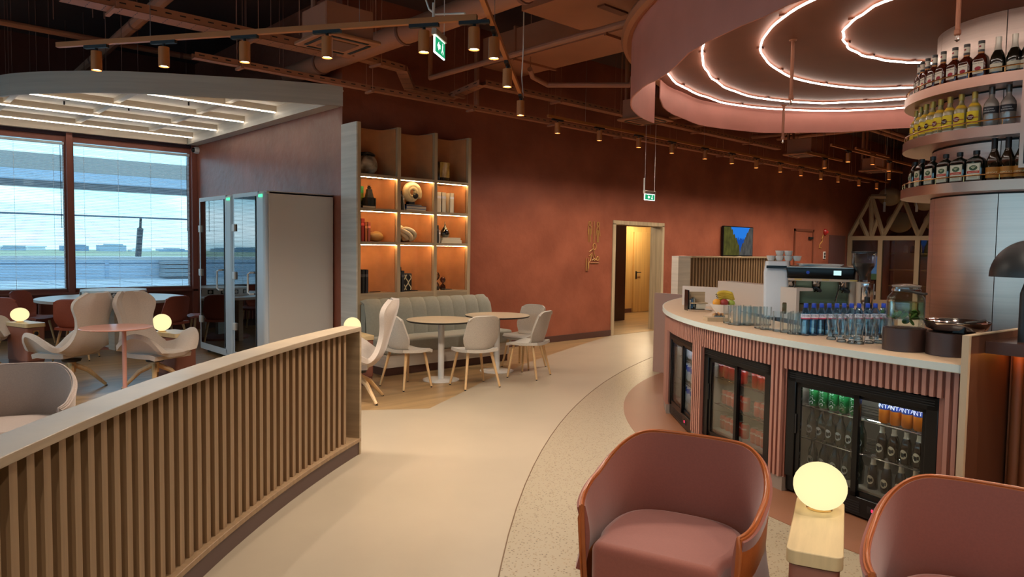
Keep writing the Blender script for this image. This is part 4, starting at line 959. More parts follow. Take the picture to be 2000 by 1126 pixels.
# ================================================================== TUB ARMCHAIRS
def tub_chair(name, label, outer, inner, group=None):
    """faces +Y"""
    t = thing(name, label, 'armchair', (0, 0, 0), 0, group)
    P0 = 122
    def plan(ph, k):
        a, b = .365 - k, .35 - k; s, c = sin(rad(ph)), -cos(rad(ph)); e = .72
        return (a * (abs(s) ** e) * (1 if s > 0 else -1), b * (abs(c) ** e) * (1 if c > 0 else -1))
    def hgt(ph): q = sm(1 - (abs(ph) - 25) / 98); return .575 + .21 * q
    def fo(u, v):
        ph = -P0 + 2 * P0 * u; x, y = plan(ph, .0); h = hgt(ph); fl = 1 - .10 * (1 - v) ** 1.5
        return (x * fl, y * fl, .06 + (h - .06) * v)
    def fi(u, v):
        ph = -P0 + 2 * P0 * u; x, y = plan(ph, .024 + .02 * sin(pi * v)); h = hgt(ph)
        return (x, y + .0, .30 + (h - .302) * v)
    obj('outer_shell', MB().shell(fo, 56, 10, .022), outer, t, smooth=60)
    obj('inner_upholstery', MB().shell(fi, 56, 10, -.035), inner, t, smooth=60)
    pts = [V(fo(u / 56, 1)) * 1.0 - V((plan(-P0 + 2 * P0 * u / 56, 0)[0] * .035, plan(-P0 + 2 * P0 * u / 56, 0)[1] * .035, -.004)) for u in range(57)]
    pts = [V(fo(0, .12)), V(fo(0, .5)), V(fo(0, .9))] + pts + [V(fo(1, .9)), V(fo(1, .5)), V(fo(1, .12))]
    obj('piping', MB().tube(pts, .0065, 6), outer, t, smooth=60)
    mb = MB(); poly = [plan(ph, .085) for ph in range(-118, 119, 6)]; yf = .27
    poly = [(-.25, yf)] + poly + [(.25, yf)]
    obj('seat_cushion', MB().prism(poly, .20, .455), inner, t, bevel=.035, seg=4, smooth=50)
    obj('base_plinth', MB().prism([(x * .92, y * .92) for x, y in [plan(ph, .03) for ph in range(-150, 151, 10)]], .0, .20), mat('tub_base', '#5a3126', .6), t)
    return t
orange = mat('orange_leather', '#a8592a', .35, noise=((30, 30, 30), .05), bump=((150, 150, 150), .05))
terrac = mat('terracotta_fabric', '#8d4c3e', .8, noise=((120, 120, 120), .05), sheen=.35)
tc_ = tub_chair('tub_armchair', 'terracotta tub armchair with orange outer shell left of the front lamp pedestal', orange, terrac, 'terracotta tub armchairs'); face(tc_, (2.46, 1.66, 0), 197)
dup(tc_, (2.70, .60, 0), rad(192 - 90), 'terracotta tub armchair with orange outer shell cut off at the right edge')
greyt = mat('mauve_fabric', '#8c7b72', .8, noise=((120, 120, 120), .05), sheen=.3)
e_ = tub_chair('tub_armchair', 'mauve grey tub armchair beyond the slatted partition at left', greyt, greyt); face(e_, (.70, 5.50, 0), 250)
p = pedestal((2.70, 1.165, 0), rad(22), .62, .185, 'terracotta pedestal with long oak top between the two front tub armchairs')
obj('socket_plate', MB().box((-.312, 0, .44), (.006, .1, .06)), brass, p)
g = Zp(1600, 992, .58); globe_lamp((g.x, g.y, .575), .103, 'large glowing tilted globe lamp on the pedestal between the front armchairs', .86, (rad(18), rad(-22)))

# ================================================================== ISLAND TABLE by the window
t = thing('island_table', 'large round white topped table by the window with panel legs', 'table', (3.0, 12.55, 0))
obj('tabletop', MB().lathe([(0, .715), (1.03, .715), (1.05, .72), (1.05, .76), (0, .76)], 64), mat('laminate_top', '#d7d4cc', .4), t)
for k in range(3):
    a = rad(250 + 120 * k); obj('panel_leg', MB().box((0, 0, .36), (.5, .07, .71), Matrix.Translation((.45 * cos(a), .45 * sin(a), 0)) @ Matrix.Rotation(a + .5, 4, 'Z')), greyoak, t, smooth=0)
obj('foot_plate', MB().lathe([(0, 0), (.5, 0), (.5, .03), (0, .03)], 36), pedp, t)
t = thing('power_ring', 'white ring shaped socket tower with oak lid standing on the island table', 'socket tower', (3.0, 12.5, .76))
obj('ring_wall', MB().lathe([(.44, 0), (.46, 0), (.46, .13), (.44, .13), (.44, 0)], 48), white, t)
obj('oak_lid', MB().lathe([(0, .12), (.44, .12), (.44, .128), (0, .128)], 48), legwood, t)
for k in range(14):
    a = 2 * pi * k / 14; Mx = Matrix.Rotation(a, 4, 'Z') @ Matrix.Translation((.462, 0, .065))
    s = obj('socket', MB().box((0, 0, 0), (.008, .09, .07), Mx), blackm, t, smooth=0)
    obj('socket_ring', MB().lathe([(.018, 0), (.026, 0), (.026, .006), (.018, .006), (.018, 0)], 14, Mx @ Matrix.Translation((.004, 0, 0)) @ Matrix.Rotation(pi / 2, 4, 'Y')), whitem, s)
rc = side_chair('side_chair', 'terracotta side chair at the left end of the island table, seen side on', redfab, 'terracotta side chairs round the island table'); face(rc, (1.72, 12.1, 0), 30)
for (x, y, d, lb) in ((2.05, 13.3, -50, 'terracotta side chair behind the island table under the window mullion'), (2.25, 11.35, 60, 'terracotta side chair in front of the island table left of the lounge chairs'), (3.45, 11.35, 110, 'terracotta side chair in front of the island table right of the lounge chairs'), (4.25, 12.2, 170, 'terracotta side chair at the right end of the island table beside the phone booth'), (3.3, 13.65, -95, 'terracotta side chair behind the power ring against the window')):
    dup(rc, (x, y, 0), rad(d - 90), lb)
# ================================================================== BAR
def pol(a, r, z=0, c=BAR): return V((c[0] + r * cos(rad(a)), c[1] + r * sin(rad(a)), z))
CT = 1.04
F_ANG = [(130.9, 143.0), (145.4, 156.7), (158.6, 171.1)]
t = thing('bar_counter', 'curved bar front with dusty pink ribs and pale worktop', 'bar counter', (BAR[0], BAR[1], 0))
pinkrib = mat('rib_pink', '#a97767', .5)
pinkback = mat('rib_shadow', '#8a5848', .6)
topm = mat('worktop_sand', '#cdb092', .35, noise=((20, 20, 20), .04))
obj('worktop', MB().arc(BAR, 4.05, 4.775, CT - .045, CT, 104, 172.7, 80), topm, t, world=True, smooth=20)
obj('edge_band', MB().arc(BAR, 4.774, 4.784, CT - .04, CT + .001, 104, 172.7, 80), mat('edge_pale', '#c9cfc8', .35), t, world=True, smooth=20)
gaps = [104] + [x for f in F_ANG for x in f] + [172.7]
for k in range(0, len(gaps), 2):
    a0, a1 = gaps[k], gaps[k + 1]; n = max(2, int((a1 - a0) * 1.2))
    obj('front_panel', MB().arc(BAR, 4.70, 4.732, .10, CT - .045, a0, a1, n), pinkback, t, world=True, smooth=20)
    obj('kick_stone', MB().arc(BAR, 4.69, 4.745, 0, .10, a0, a1, n), mat('kick_stone', '#8c7d72', .5), t, world=True, smooth=20)
for a0, a1 in F_ANG: obj('front_panel', MB().arc(BAR, 4.70, 4.732, .845, CT - .045, a0, a1, 14), pinkback, t, world=True, smooth=20)
ribF = MB().box((0, 0, .447), (.026, .022, .894)).mesh('rib', pinkrib, 0); ribS = MB().box((0, 0, .075), (.026, .022, .15)).mesh('rib', pinkrib, 0)
a = 118.2
while a < 172.5:
    short = any(f0 - .15 < a < f1 + .15 for f0, f1 in F_ANG)
    o = obj('rib', ribS if short else ribF, None, t); p = pol(a, 4.742) - t.location; o.location = (p.x, p.y, .845 if short else .1); o.rotation_euler = (0, 0, rad(a)); a += .5
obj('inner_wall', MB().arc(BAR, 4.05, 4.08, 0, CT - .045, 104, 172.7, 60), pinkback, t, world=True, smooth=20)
e = V((7.86, 5.42, 0))
obj('end_panel', MB().box((e.x, e.y, .53), (.04, .5, 1.06), None), mat('end_panel', '#b08f84', .5), t, world=True, smooth=0)
# right hand divider and lower dark counter
t = thing('bar_divider', 'upright divider panel with pale oak edge at the right end of the bar worktop', 'panel', pol(172.95, 4.8))
obj('panel', MB().arc(BAR, 3.3, 4.80, 0, 1.2, 172.8, 173.1, 1), mat('divider_brown', '#5a3522', .5), t, world=True, smooth=0)
obj('pale_edge', MB().arc(BAR, 4.80, 4.825, 0, 1.205, 172.75, 173.15, 1), mat('edge_oak', '#b9a286', .5), t, world=True, smooth=0)
obj('top_edge', MB().arc(BAR, 3.3, 4.80, 1.2, 1.206, 172.78, 173.12, 1), MATS['edge_oak'], t, world=True, smooth=0)
t = thing('serving_counter', 'dark brown serving counter with warm lit fluted front at the right edge', 'bar counter', pol(180, 4.5))
obj('worktop', MB().arc(BAR, 3.6, 4.62, 1.10, 1.165, 173.15, 200, 30), mat('dark_brown_top', '#4a3028', .22), t, world=True, smooth=20)
obj('front_panel', MB().arc(BAR, 4.20, 4.28, 0, 1.10, 173.2, 200, 30), mat('flute_brown', '#8a5230', .5), t, world=True, smooth=20)
obj('led_strip', MB().arc(BAR, 4.36, 4.38, 1.085, 1.098, 173.3, 200, 30), emis('amber_led', '#ff9a38', 9), t, world=True, smooth=20)
fl = MB().lathe([(.03, 0), (.03, 1.1)], 12).mesh('flute', MATS['flute_brown'])
for k in range(36):
    o = obj('flute', fl, None, t); p = pol(173.75 + .74 * k, 4.285) - t.location; o.location = (p.x, p.y, 0)
# ------------------------------------------------------------------ fridges
lab = {}
def fridge(a0, a1, label):
    am = (a0 + a1) / 2; ro = 4.72; w = 2 * ro * sin(rad((a1 - a0) / 2)) * .995; dist = ro * cos(rad((a1 - a0) / 2))
    t = thing('bar_fridge', label, 'fridge', pol(am, dist - .02), rad(am + 90), 'under counter fridges')
    h0, h1, D_ = .02, .835, .52      # local -Y points at the customer
    def B(name, a, b, m=black, par=t, **k): return obj(name, MB().span(a, b), m, par, **k)
    ins = mat('fridge_lining', '#8d8474', .5)
    B('side_wall', (-w / 2, 0, h0), (-w / 2 + .03, D_, h1)); B('side_wall', (w / 2 - .03, 0, h0), (w / 2, D_, h1))
    B('top_panel', (-w / 2, 0, h1 - .03), (w / 2, D_, h1)); B('back_wall', (-w / 2, D_ - .02, h0), (w / 2, D_, h1), mat('fridge_back', '#6b6252', .5))
    B('liner_floor', (-w / 2 + .03, .03, .16), (w / 2 - .03, D_ - .02, .175), ins)
    B('liner_side', (-w / 2 + .03, .04, .175), (-w / 2 + .036, D_ - .02, h1 - .03), ins); B('liner_side', (w / 2 - .036, .04, .175), (w / 2 - .03, D_ - .02, h1 - .03), ins)
    B('frame_stile', (-w / 2, -.03, h0 + .1), (-w / 2 + .07, .03, h1), bevel=.004); B('frame_stile', (w / 2 - .07, -.03, h0 + .1), (w / 2, .03, h1), bevel=.004)
    B('header', (-w / 2, -.03, h1 - .075), (w / 2, .03, h1), bevel=.004)
    for k in range(3): B('header_groove', (-w / 2 + .02, -.034, h1 - .02 - k * .014), (w / 2 - .02, -.03, h1 - .016 - k * .014), blackm, smooth=0)
    p = B('kick_panel', (-w / 2, -.015, h0), (w / 2, .03, .135), bevel=.004)
    for k in range(5): B('grille_slot', (-w * .35, -.018, .04 + k * .015), (w * .05, -.014, .046 + k * .015), blackm, p, smooth=0)
    B('display', (w * .1, -.018, .06), (w * .2, -.013, .1), blackm, p, smooth=0)
    o = link('display_digits', text_mesh('05', .028, emis('red_digits', '#ff2a50', 3)), p); o.location = (w * .14, -.0185, .08)
    for s, y in ((-1, -.012), (1, .008)):
        x0, x1 = (-w / 2 + .07, .02) if s < 0 else (-.02, w / 2 - .07)
        d = obj('sliding_door', MB().span((x0, y - .008, .135), (x0 + .035, y + .008, h1 - .075)).span((x1 - .035, y - .008, .135), (x1, y + .008, h1 - .075)).span((x0, y - .008, .135), (x1, y + .008, .165)).span((x0, y - .008, h1 - .1), (x1, y + .008, h1 - .075)), black, t, smooth=0)
        obj('pane', MB().span((x0 + .035, y - .003, .165), (x1 - .035, y + .003, h1 - .1)), glass('fridge_glass', '#f2f4f2', .45, .0), d, smooth=0)
        obj('finger_pull', MB().span(((x0 if s < 0 else x1) - .01, y - .016, .42), ((x0 if s < 0 else x1) + .01, y - .008, .55)), blackm, d, smooth=0)
    lv = [.175, .385, .60]
    for z in lv[1:]:
        sh = obj('shelf', MB().tube([(-w / 2 + .04, .05, z - .004), (w / 2 - .04, .05, z - .004)], .004, 6), chrome, t)
        for k in range(6): obj('shelf_wire', MB().tube([(-w / 2 + .04, .1 + .07 * k, z - .006), (w / 2 - .04, .1 + .07 * k, z - .006)], .002, 4), chrome, sh)
        for x in (-w / 2 + .05, -.17, .17, w / 2 - .05): obj('cross_wire', MB().tube([(x, .05, z - .008), (x, D_ - .04, z - .008)], .003, 4), chrome, sh)
    B('light_bar', (-w / 2 + .08, .045, h1 - .05), (w / 2 - .08, .06, h1 - .035), emis('fridge_light', '#e4f0ff', 45), smooth=0)
    return t, w, lv
def fr_place(t, x, y, z):
    return (Matrix.Translation(t.location) @ Matrix.Rotation(t.rotation_euler.z, 4, 'Z')) @ V((x, y, z))
# cans and bottles ---------------------------------------------------
def can(name, label, col, r, h, txt, tcol, vert=False, band=None, group=None, tsize=.04):
    t = thing(name, label, 'can', (0, 0, 0), 0, group)
    m = mat('can_' + col.strip('#'), col, .3, .25)
    obj('can_body', MB().lathe([(r * .8, 0), (r, .012), (r, h - .016), (r * .82, h - .003), (r * .82, h)], 20), m, t)
    l = obj('lid', MB().lathe([(0, h - .002), (r * .8, h - .002), (r * .8, h + .001), (0, h + .001)], 18), steel, t)
    obj('pull_tab', MB().box((.004, 0, h + .002), (.022, .012, .002)), steel, l, smooth=0)
    if band: obj('colour_band', MB().lathe([(r * 1.004, h * band[1]), (r * 1.004, h * band[2])], 20), mat('canband_' + band[0].strip('#'), band[0], .35), t)
    if txt:
        if vert:
            me = text_mesh(txt, tsize, mat('ink_' + tcol.strip('#'), tcol, .5), None, shear=.2).copy()
            for v in me.vertices:
                x, y, z = v.co; zz, xx = x, -z; v.co = (sin(xx / r) * (r + .001), -cos(xx / r) * (r + .001), h / 2 + zz)
        else:
            me = text_mesh(txt, tsize, mat('ink_' + tcol.strip('#'), tcol, .5), r + .001).copy()
            for v in me.vertices: v.co.z += h * .68
        link('lettering', me, t)
    return t
def loft(secs, n=5):
    """secs: (w,d,r,z) rounded rectangles"""
    mb = MB(); rings = [[(*p, s[3]) for p in rrect(s[0], s[1], min(s[2], s[0] / 2 - 1e-4, s[1] / 2 - 1e-4), n)] for s in secs]
    k = len(rings[0]); vs = [p for r in rings for p in r]; fs = []
    for i in range(len(rings) - 1): fs += [(i * k + j, i * k + (j + 1) % k, (i + 1) * k + (j + 1) % k, (i + 1) * k + j) for j in range(k)]
    fs += [tuple(range(k))[::-1], tuple(range((len(rings) - 1) * k, len(rings) * k))]
    return mb.add(vs, fs)
def beer(label, emblem, neck, group, glasscol='#2a1a0e'):
    t = thing('beer_bottle', label, 'bottle', (0, 0, 0), 0, group); m = mat('beer_' + glasscol.strip('#'), glasscol, .1, coat=.5)
    obj('bottle_body', MB().lathe([(0, 0), (.029, 0), (.031, .01), (.031, .105), (.026, .13), (.014, .16), (.0125, .20), (.0125, .2)], 18), m, t, smooth=60)
    obj('crown_cap', MB().lathe([(.015, .198), (.016, .203), (.013, .21), (0, .211)], 14), steel, t)
    if neck: obj('neck_label', MB().lathe([(.0185, .148), (.0145, .162), (.0135, .19)], 16), mat('cream_label', '#d9d0b8', .6), t)
    Mx = Matrix.Translation((0, 0, .062))
    l = MB(); n = 16
    pts = [(.023 * cos(2 * pi * k / n), .028 * sin(2 * pi * k / n)) for k in range(n)]
    l.add([(sin(x / .0315) * .0318, -cos(x / .0315) * .0318, z + .06) for x, z in pts] + [(0, -.0319, .06)], [(k, (k + 1) % n, n) for k in range(n)])
    e = obj('front_label', l, mat(*emblem), t)
    obj('label_figure', MB().lathe([(0, 0), (.009, .0005)], 8, Matrix.Translation((0, -.0325, .06)) @ Matrix.Rotation(pi / 2, 4, 'X')).box((0, -.0325, .05), (.016, .001, .012)), mat('label_dark', '#2b2a26', .6), e)
    return t
fA, wA, lv = fridge(*F_ANG[0], 'black glass door fridge at the far left under the bar')
fB, wB, lv = fridge(*F_ANG[1], 'black glass door fridge in the middle with red cans')
fC, wC, lv = fridge(*F_ANG[2], 'black glass door fridge nearest the front lamp, green and orange cans on top')
def fill(proto, f, w, lvl, xs, y, lbl, start=[0]):
    for i, x in enumerate(xs):
        p = fr_place(f, x, y, lv[lvl] + .0015); l = lbl % ORD[min(i, 19)]
        if not proto.get('used'): proto['used'] = 1; proto.location = p; proto.rotation_euler = (0, 0, f.rotation_euler.z); proto['label'] = l
        else: dup(proto, p, f.rotation_euler.z, l)
def rng(a, b, n): return [a + (b - a) * k / (n - 1) for k in range(n)]
sprite = can('green_can', 'x', '#1f7a3c', .0325, .152, 'Sprite', '#eef6ee', True, group='cans in the fridges', tsize=.052)
fanta = can('orange_can', 'x', '#e07a18', .0325, .152, 'FANTA', '#ffffff', False, ('#1c3c8c', .55, .80), 'cans in the fridges', .036)
coke = can('red_can', 'x', '#b3261c', .0325, .150, 'Coca-Cola', '#f4ece8', False, None, 'cans in the fridges', .022)
short = can('short_red_can', 'x', '#c4442c', .033, .112, 'Coca-Cola', '#f4ece8', False, None, 'cans in the fridges', .02)
silver = beer('x', ('silver_label', '#aeb4b4', .4), False, 'bottles in the fridges', '#1d2418')
moretti = beer('x', ('cream_label', '#d9d0b8', .6), True, 'bottles in the fridges')
fill(sprite, fC, wC, 2, rng(-.40, -.09, 5), .10, '%s green soda can from the left on the top shelf of the right fridge')
fill(sprite, fC, wC, 2, [.03, .1], .22, '%s green soda can standing back behind the middle stile of the right fridge')
fill(fanta, fC, wC, 2, rng(.11, .40, 5), .10, '%s orange soda can from the left on the top shelf of the right fridge')
fill(silver, fC, wC, 1, rng(-.41, -.04, 6), .10, '%s dark bottle with silver label from the left, middle shelf of the right fridge')
fill(moretti, fC, wC, 1, rng(.10, .41, 5), .10, '%s brown beer bottle with cream label from the left, middle shelf of the right fridge')
fill(silver, fC, wC, 0, rng(-.41, -.06, 5), .12, '%s dark bottle from the left on the bottom shelf of the right fridge')
fill(moretti, fC, wC, 0, rng(.05, .41, 5), .10, '%s brown beer bottle from the left on the bottom shelf of the right fridge')
fill(coke, fB, wB, 2, rng(-.39, -.08, 5), .10, '%s tall red can from the left on the top shelf of the middle fridge')
fill(coke, fB, wB, 2, rng(.09, .40, 5), .10, '%s tall red can from the centre on the top shelf of the middle fridge')
fill(short, fB, wB, 1, rng(-.37, -.07, 5), .12, '%s short red can from the left on the middle shelf of the middle fridge')
fill(short, fB, wB, 1, rng(.10, .40, 5), .12, '%s short red can from the centre on the middle shelf of the middle fridge')
fill(short, fB, wB, 1, rng(.10, .40, 5), .20, '%s short red can in the second rank, middle shelf of the middle fridge')
fill(short, fB, wB, 0, rng(-.38, -.07, 5), .12, '%s short red can from the left on the bottom shelf of the middle fridge')
fill(short, fB, wB, 0, rng(.06, .40, 6), .12, '%s short red can from the centre on the bottom shelf of the middle fridge')
soda = can('pale_can', 'x', '#c9d2dc', .0325, .150, None, '#ffffff', False, ('#2b50b8', .6, .9), 'cans in the fridges')
for lvl, nm in ((2, 'top'), (1, 'middle'), (0, 'bottom')): fill(soda, fA, wA, lvl, rng(-.36, .4, 7), .12, '%s pale can from the left, ' + nm + ' shelf of the far left fridge')

# ================================================================== COPPER COLUMN with bottle shelves
copper = mat('brushed_copper', '#dcc6ba', .40, 1, noise=((.6, .6, 60), .05), aniso=.5)
t = thing('bar_column', 'large round brushed copper column standing inside the bar', 'column', (CORE[0], CORE[1], 0))
CR = .79
s0 = Cp(1944, 500, CORE, CR); as_ = math.degrees(atan2(s0.y - CORE[1], s0.x - CORE[0]))
obj('seam_core', MB().lathe([(CR - .012, 0), (CR - .012, 3.7)], 64), blackm, t)
for k in range(7):
    a0 = as_ + k * 360 / 7 + .25; a1 = as_ + (k + 1) * 360 / 7 - .25
    for z0, z1 in ((0, 2.15), (2.26, 2.60), (2.71, 3.03), (3.135, 3.7)):
        obj('metal_panel', MB().arc((0, 0), CR - .02, CR, z0, z1, a0, a1, 16), copper, t, smooth=20)
shelfm = mat('shelf_copper', '#c4a08e', .32, .85)
SH = [(2.248, 'bottom'), (2.70, 'middle'), (3.126, 'top')]
SHELVES = []
for z, nm in SH:
    s = thing('bottle_shelf', nm + ' ring shelf with brass gallery rail round the copper column', 'shelf', (CORE[0], CORE[1], z), 0, 'ring bottle shelves')
    obj('ring_board', MB().arc((0, 0), CR + .001, 1.05, -.085, 0, 0, 360, 72), shelfm, s, smooth=20)
    obj('gallery_rail', MB().tube([(1.035 * cos(2 * pi * k / 72), 1.035 * sin(2 * pi * k / 72), .05) for k in range(72)], .006, 6, True), brass, s)
    for k in range(24): obj('rail_post', MB().tube([(1.035 * cos(2 * pi * k / 24), 1.035 * sin(2 * pi * k / 24), 0), (1.035 * cos(2 * pi * k / 24), 1.035 * sin(2 * pi * k / 24), .05)], .004, 6), brass, s)
def ink(c): return mat('ink_' + c.strip('#'), c, .6)
def flat_label(t, name, w, h, z, y, col, par=None): return obj(name, MB().box((0, y, z), (w, .0015, h)), mat('lbl_' + col.strip('#'), col, .6), par or t, smooth=0)
def words(par, s, size, z, y, col, wrap=None):
    o = link('lettering', text_mesh(s, size, ink(col), wrap), par); o.location = (0, 0 if wrap else y, z); return o
def disc(par, name, r, z, y, col, sx=1):
    return obj(name, MB().lathe([(0, 0), (r, 0), (r, .001), (0, .0012)], 18, Matrix.Translation((0, y, z)) @ Matrix.Diagonal((sx, 1, 1, 1)) @ Matrix.Rotation(pi / 2, 4, 'X')), mat('dsc_' + col.strip('#'), col, .6), par)
def wrap_label(t, name, r, z0, z1, half, col): return obj(name, MB().arc((0, 0), r, r + .0008, z0, z1, 270 - half, 270 + half, 12), mat('lbl_' + col.strip('#'), col, .6), t, smooth=40)
def bourbon():
    t = thing('whiskey_bottle', 'x', 'bottle', (0, 0, 0), 0, 'whiskey bottles on the top shelf')
    obj('bottle_body', loft([(.074, .066, .014, 0), (.08, .07, .016, .006), (.083, .072, .016, .15), (.078, .068, .025, .172), (.05, .048, .022, .195), (.034, .034, .016, .205), (.032, .032, .015, .245)]), mat('bourbon_glass', '#4e1a0c', .08, coat=.6, noise=((10, 10, 10), .2)), t, smooth=50)
    obj('amber_neck', MB().lathe([(.018, .205), (.018, .218)], 14), mat('amber_band', '#b8701e', .2), t)
    obj('cap', MB().lathe([(.018, .218), (.019, .225), (.019, .236), (.0175, .236), (.0175, .285), (.019, .285), (.019, .31), (0, .311)], 16), mat('cap_grey', '#3b3734', .4), t)
    obj('neck_label', MB().lathe([(.0185, .237), (.0185, .284)], 16), mat('lbl_e6ddc8', '#e6ddc8', .6), t); disc(t, 'neck_rose', .007, .262, -.019, '#9c2030')
    l = flat_label(t, 'front_label', .062, .098, .085, -.0368, '#e6ddc8')
    disc(l, 'red_roses', .0165, .078, -.0378, '#a3202e', 1.15); words(l, 'Four Roses', .0125, .12, -.038, '#3a2c26'); words(l, 'BOURBON', .005, .05, -.038, '#8a7a66')
    return t
def champagne():
    t = thing('champagne_bottle', 'x', 'bottle', (0, 0, 0), 0, 'champagne bottles on the top shelf')
    obj('bottle_body', MB().lathe([(0, 0), (.041, 0), (.044, .008), (.044, .13), (.037, .17), (.02, .215), (.015, .25), (.0148, .3)], 24), mat('dark_bottle', '#0f120b', .07, coat=.8), t, smooth=60)
    obj('foil', MB().lathe([(.0235, .205), (.018, .232), (.0162, .27), (.0175, .29), (.0175, .318), (0, .321)], 20), mat('foil', '#d6cfc0', .35, .4), t, smooth=60)
    l = wrap_label(t, 'front_label', .0443, .025, .092, 52, '#ddd3b4'); words(l, 'BRUT', .011, .06, 0, '#8a7a55', .0455)
    return t
def rum():
    t = thing('rum_bottle', 'x', 'bottle', (0, 0, 0), 0, 'rum bottles on the middle shelf')
    obj('bottle_body', MB().lathe([(0, 0), (.036, 0), (.039, .008), (.039, .155), (.036, .172), (.03, .18), (.018, .205), (.014, .225), (.0135, .255)], 22), mat('rum_glass', '#a89866', .08, coat=.8, trans=.25), t, smooth=60)
    obj('glass_foot', MB().lathe([(.0395, .004), (.0398, .018)], 22), mat('foot_glass', '#d9d6c6', .1, coat=1), t)
    obj('shoulder_label', MB().lathe([(.0372, .168), (.031, .181), (.0225, .198)], 22), mat('lbl_e0b02a', '#e0b02a', .5), t, smooth=60)
    obj('cap', MB().lathe([(.015, .235), (.0165, .24), (.0165, .285), (0, .286)], 16), mat('gold_cap', '#b59a4a', .4, .5), t)
    l = wrap_label(t, 'front_label', .0393, .035, .135, 62, '#e6c820'); obj('label_stripe', MB().arc((0, 0), .0402, .0406, .083, .088, 210, 330, 12), mat('lbl_a8442a', '#a8442a', .6), l)
    obj('emblem', MB().lathe([(0, 0), (.021, 0)], 18, Matrix.Translation((0, -.0412, .088)) @ Matrix.Rotation(pi / 2, 4, 'X')), mat('lbl_7c1c1c', '#7c1c1c', .6), l)
    words(l, 'Havana', .0125, .093, -.0422, '#f0e6da'); words(l, 'Club', .0125, .081, -.0422, '#f0e6da'); words(l, 'ANEJO', .007, .052, 0, '#5a3a1a', .0402)
    return t
def vodka():
    t = thing('vodka_bottle', 'x', 'bottle', (0, 0, 0), 0, 'vodka bottles on the middle shelf')
    obj('bottle_body', MB().lathe([(0, 0), (.037, 0), (.04, .01), (.043, .15), (.041, .175), (.03, .2), (.016, .222), (.0145, .265)], 22), mat('frost_glass', '#a79c90', .12, coat=.8, trans=.4), t, smooth=60)
    obj('cap', MB().lathe([(.0155, .245), (.0165, .25), (.0165, .3), (0, .302)], 16), mat('silver_cap', '#55524e', .3, .6), t)
    l = wrap_label(t, 'front_label', .0425, .098, .15, 85, '#16181f'); words(l, 'RUSSIAN', .0135, .131, 0, '#c9c9c6', .0435); words(l, 'STANDARD', .0135, .114, 0, '#c9c9c6', .0435)
    return t
def herbal():
    t = thing('liqueur_bottle', 'x', 'bottle', (0, 0, 0), 0, 'square liqueur bottles on the bottom shelf')
    obj('bottle_body', loft([(.088, .06, .01, 0), (.092, .064, .012, .006), (.092, .064, .012, .168), (.088, .062, .014, .185), (.07, .052, .02, .2), (.036, .034, .015, .212), (.03, .03, .014, .218), (.03, .03, .014, .235)]), mat('green_bottle', '#0e1712', .08, coat=.7), t, smooth=45)
    obj('cap', MB().lathe([(.017, .228), (.018, .232), (.018, .262), (0, .263)], 16), mat('black_cap', '#1b1a19', .4), t)
    l = flat_label(t, 'front_label', .074, .138, .085, -.0328, '#d6d6bd')
    flat_label(t, 'label_border', .066, .13, .085, -.0334, '#2c3a2c', l); flat_label(t, 'label_field', .064, .128, .085, -.0338, '#dcdcc4', l); disc(l, 'stag_emblem', .0215, .115, -.035, '#3c5a3c', 1.05); disc(l, 'emblem_glow', .009, .119, -.0365, '#9fb08a')
    obj('antlers', MB().tube([(-.013, -.037, .128), (-.008, -.037, .118), (0, -.037, .108), (.008, -.037, .118), (.013, -.037, .128)], .0015, 5), mat('lbl_c9d0b0', '#c9d0b0', .6), l)
    flat_label(t, 'red_band', .066, .02, .08, -.0345, '#c43a22', l); words(l, 'Jagermeister', .0105, .08, -.0357, '#f0e0c8'); flat_label(t, 'small_print', .05, .03, .045, -.0343, '#c5c5ae', l)
    return t
def wine():
    t = thing('wine_bottle', 'x', 'bottle', (0, 0, 0), 0, 'wine bottles on the bottom shelf')
    obj('bottle_body', MB().lathe([(0, 0), (.037, 0), (.04, .008), (.04, .14), (.036, .165), (.024, .205), (.0155, .235), (.0145, .29)], 22), mat('wine_glass_brown', '#1f180a', .07, coat=.8), t, smooth=60)
    obj('capsule', MB().lathe([(.0165, .238), (.0165, .318), (0, .32)], 18), blackm, t)
    l = wrap_label(t, 'front_label', .0403, .02, .1, 88, '#b87a2c'); words(l, 'DIMYAT', .0185, .058, 0, '#f0d9a8', .0412)
    return t
def on_shelf(proto, pxs, zi, r, lbl, sc=(1, 1, 1)):
    proto.scale = sc
    z = SH[zi][0]
    for i, px in enumerate(pxs):
        q = Cp(px, (340, 240, 140)[zi], CORE, r); a = atan2(q.y - CORE[1], q.x - CORE[0]); p = (CORE[0] + r * cos(a), CORE[1] + r * sin(a), z + .0015); l = lbl % ORD[i]
        if i == 0: proto.location = p; proto.rotation_euler = (0, 0, a + pi / 2); proto['label'] = l
        else: dup(proto, p, a + pi / 2, l)
on_shelf(bourbon(), (1796.5, 1802, 1811.5, 1825, 1841.6, 1863.8, 1886.6, 1914.8), 2, .94, '%s amber whiskey bottle from the left on the top ring shelf', (1.36, 1.2, 1.02))
on_shelf(champagne(), (1947.8, 1980, 2006), 2, .94, '%s dark champagne bottle with pale foil from the left on the top ring shelf', (1.3, 1.3, 1.0))
on_shelf(rum(), (1784, 1790, 1798, 1808, 1821, 1836, 1854, 1876, 1902), 1, .94, '%s yellow labelled rum bottle from the left on the middle ring shelf', (1.4, 1.4, 1.12))
on_shelf(vodka(), (1935, 1968), 1, .94, '%s clear vodka bottle with dark label band from the left on the middle ring shelf', (1.36, 1.36, 1.12))
on_shelf(herbal(), (1772, 1777.5, 1787, 1800, 1821, 1846.3, 1873.3, 1905.7), 0, .94, '%s square dark liqueur bottle from the left on the bottom ring shelf', (1.5, 1.3, 1.02))
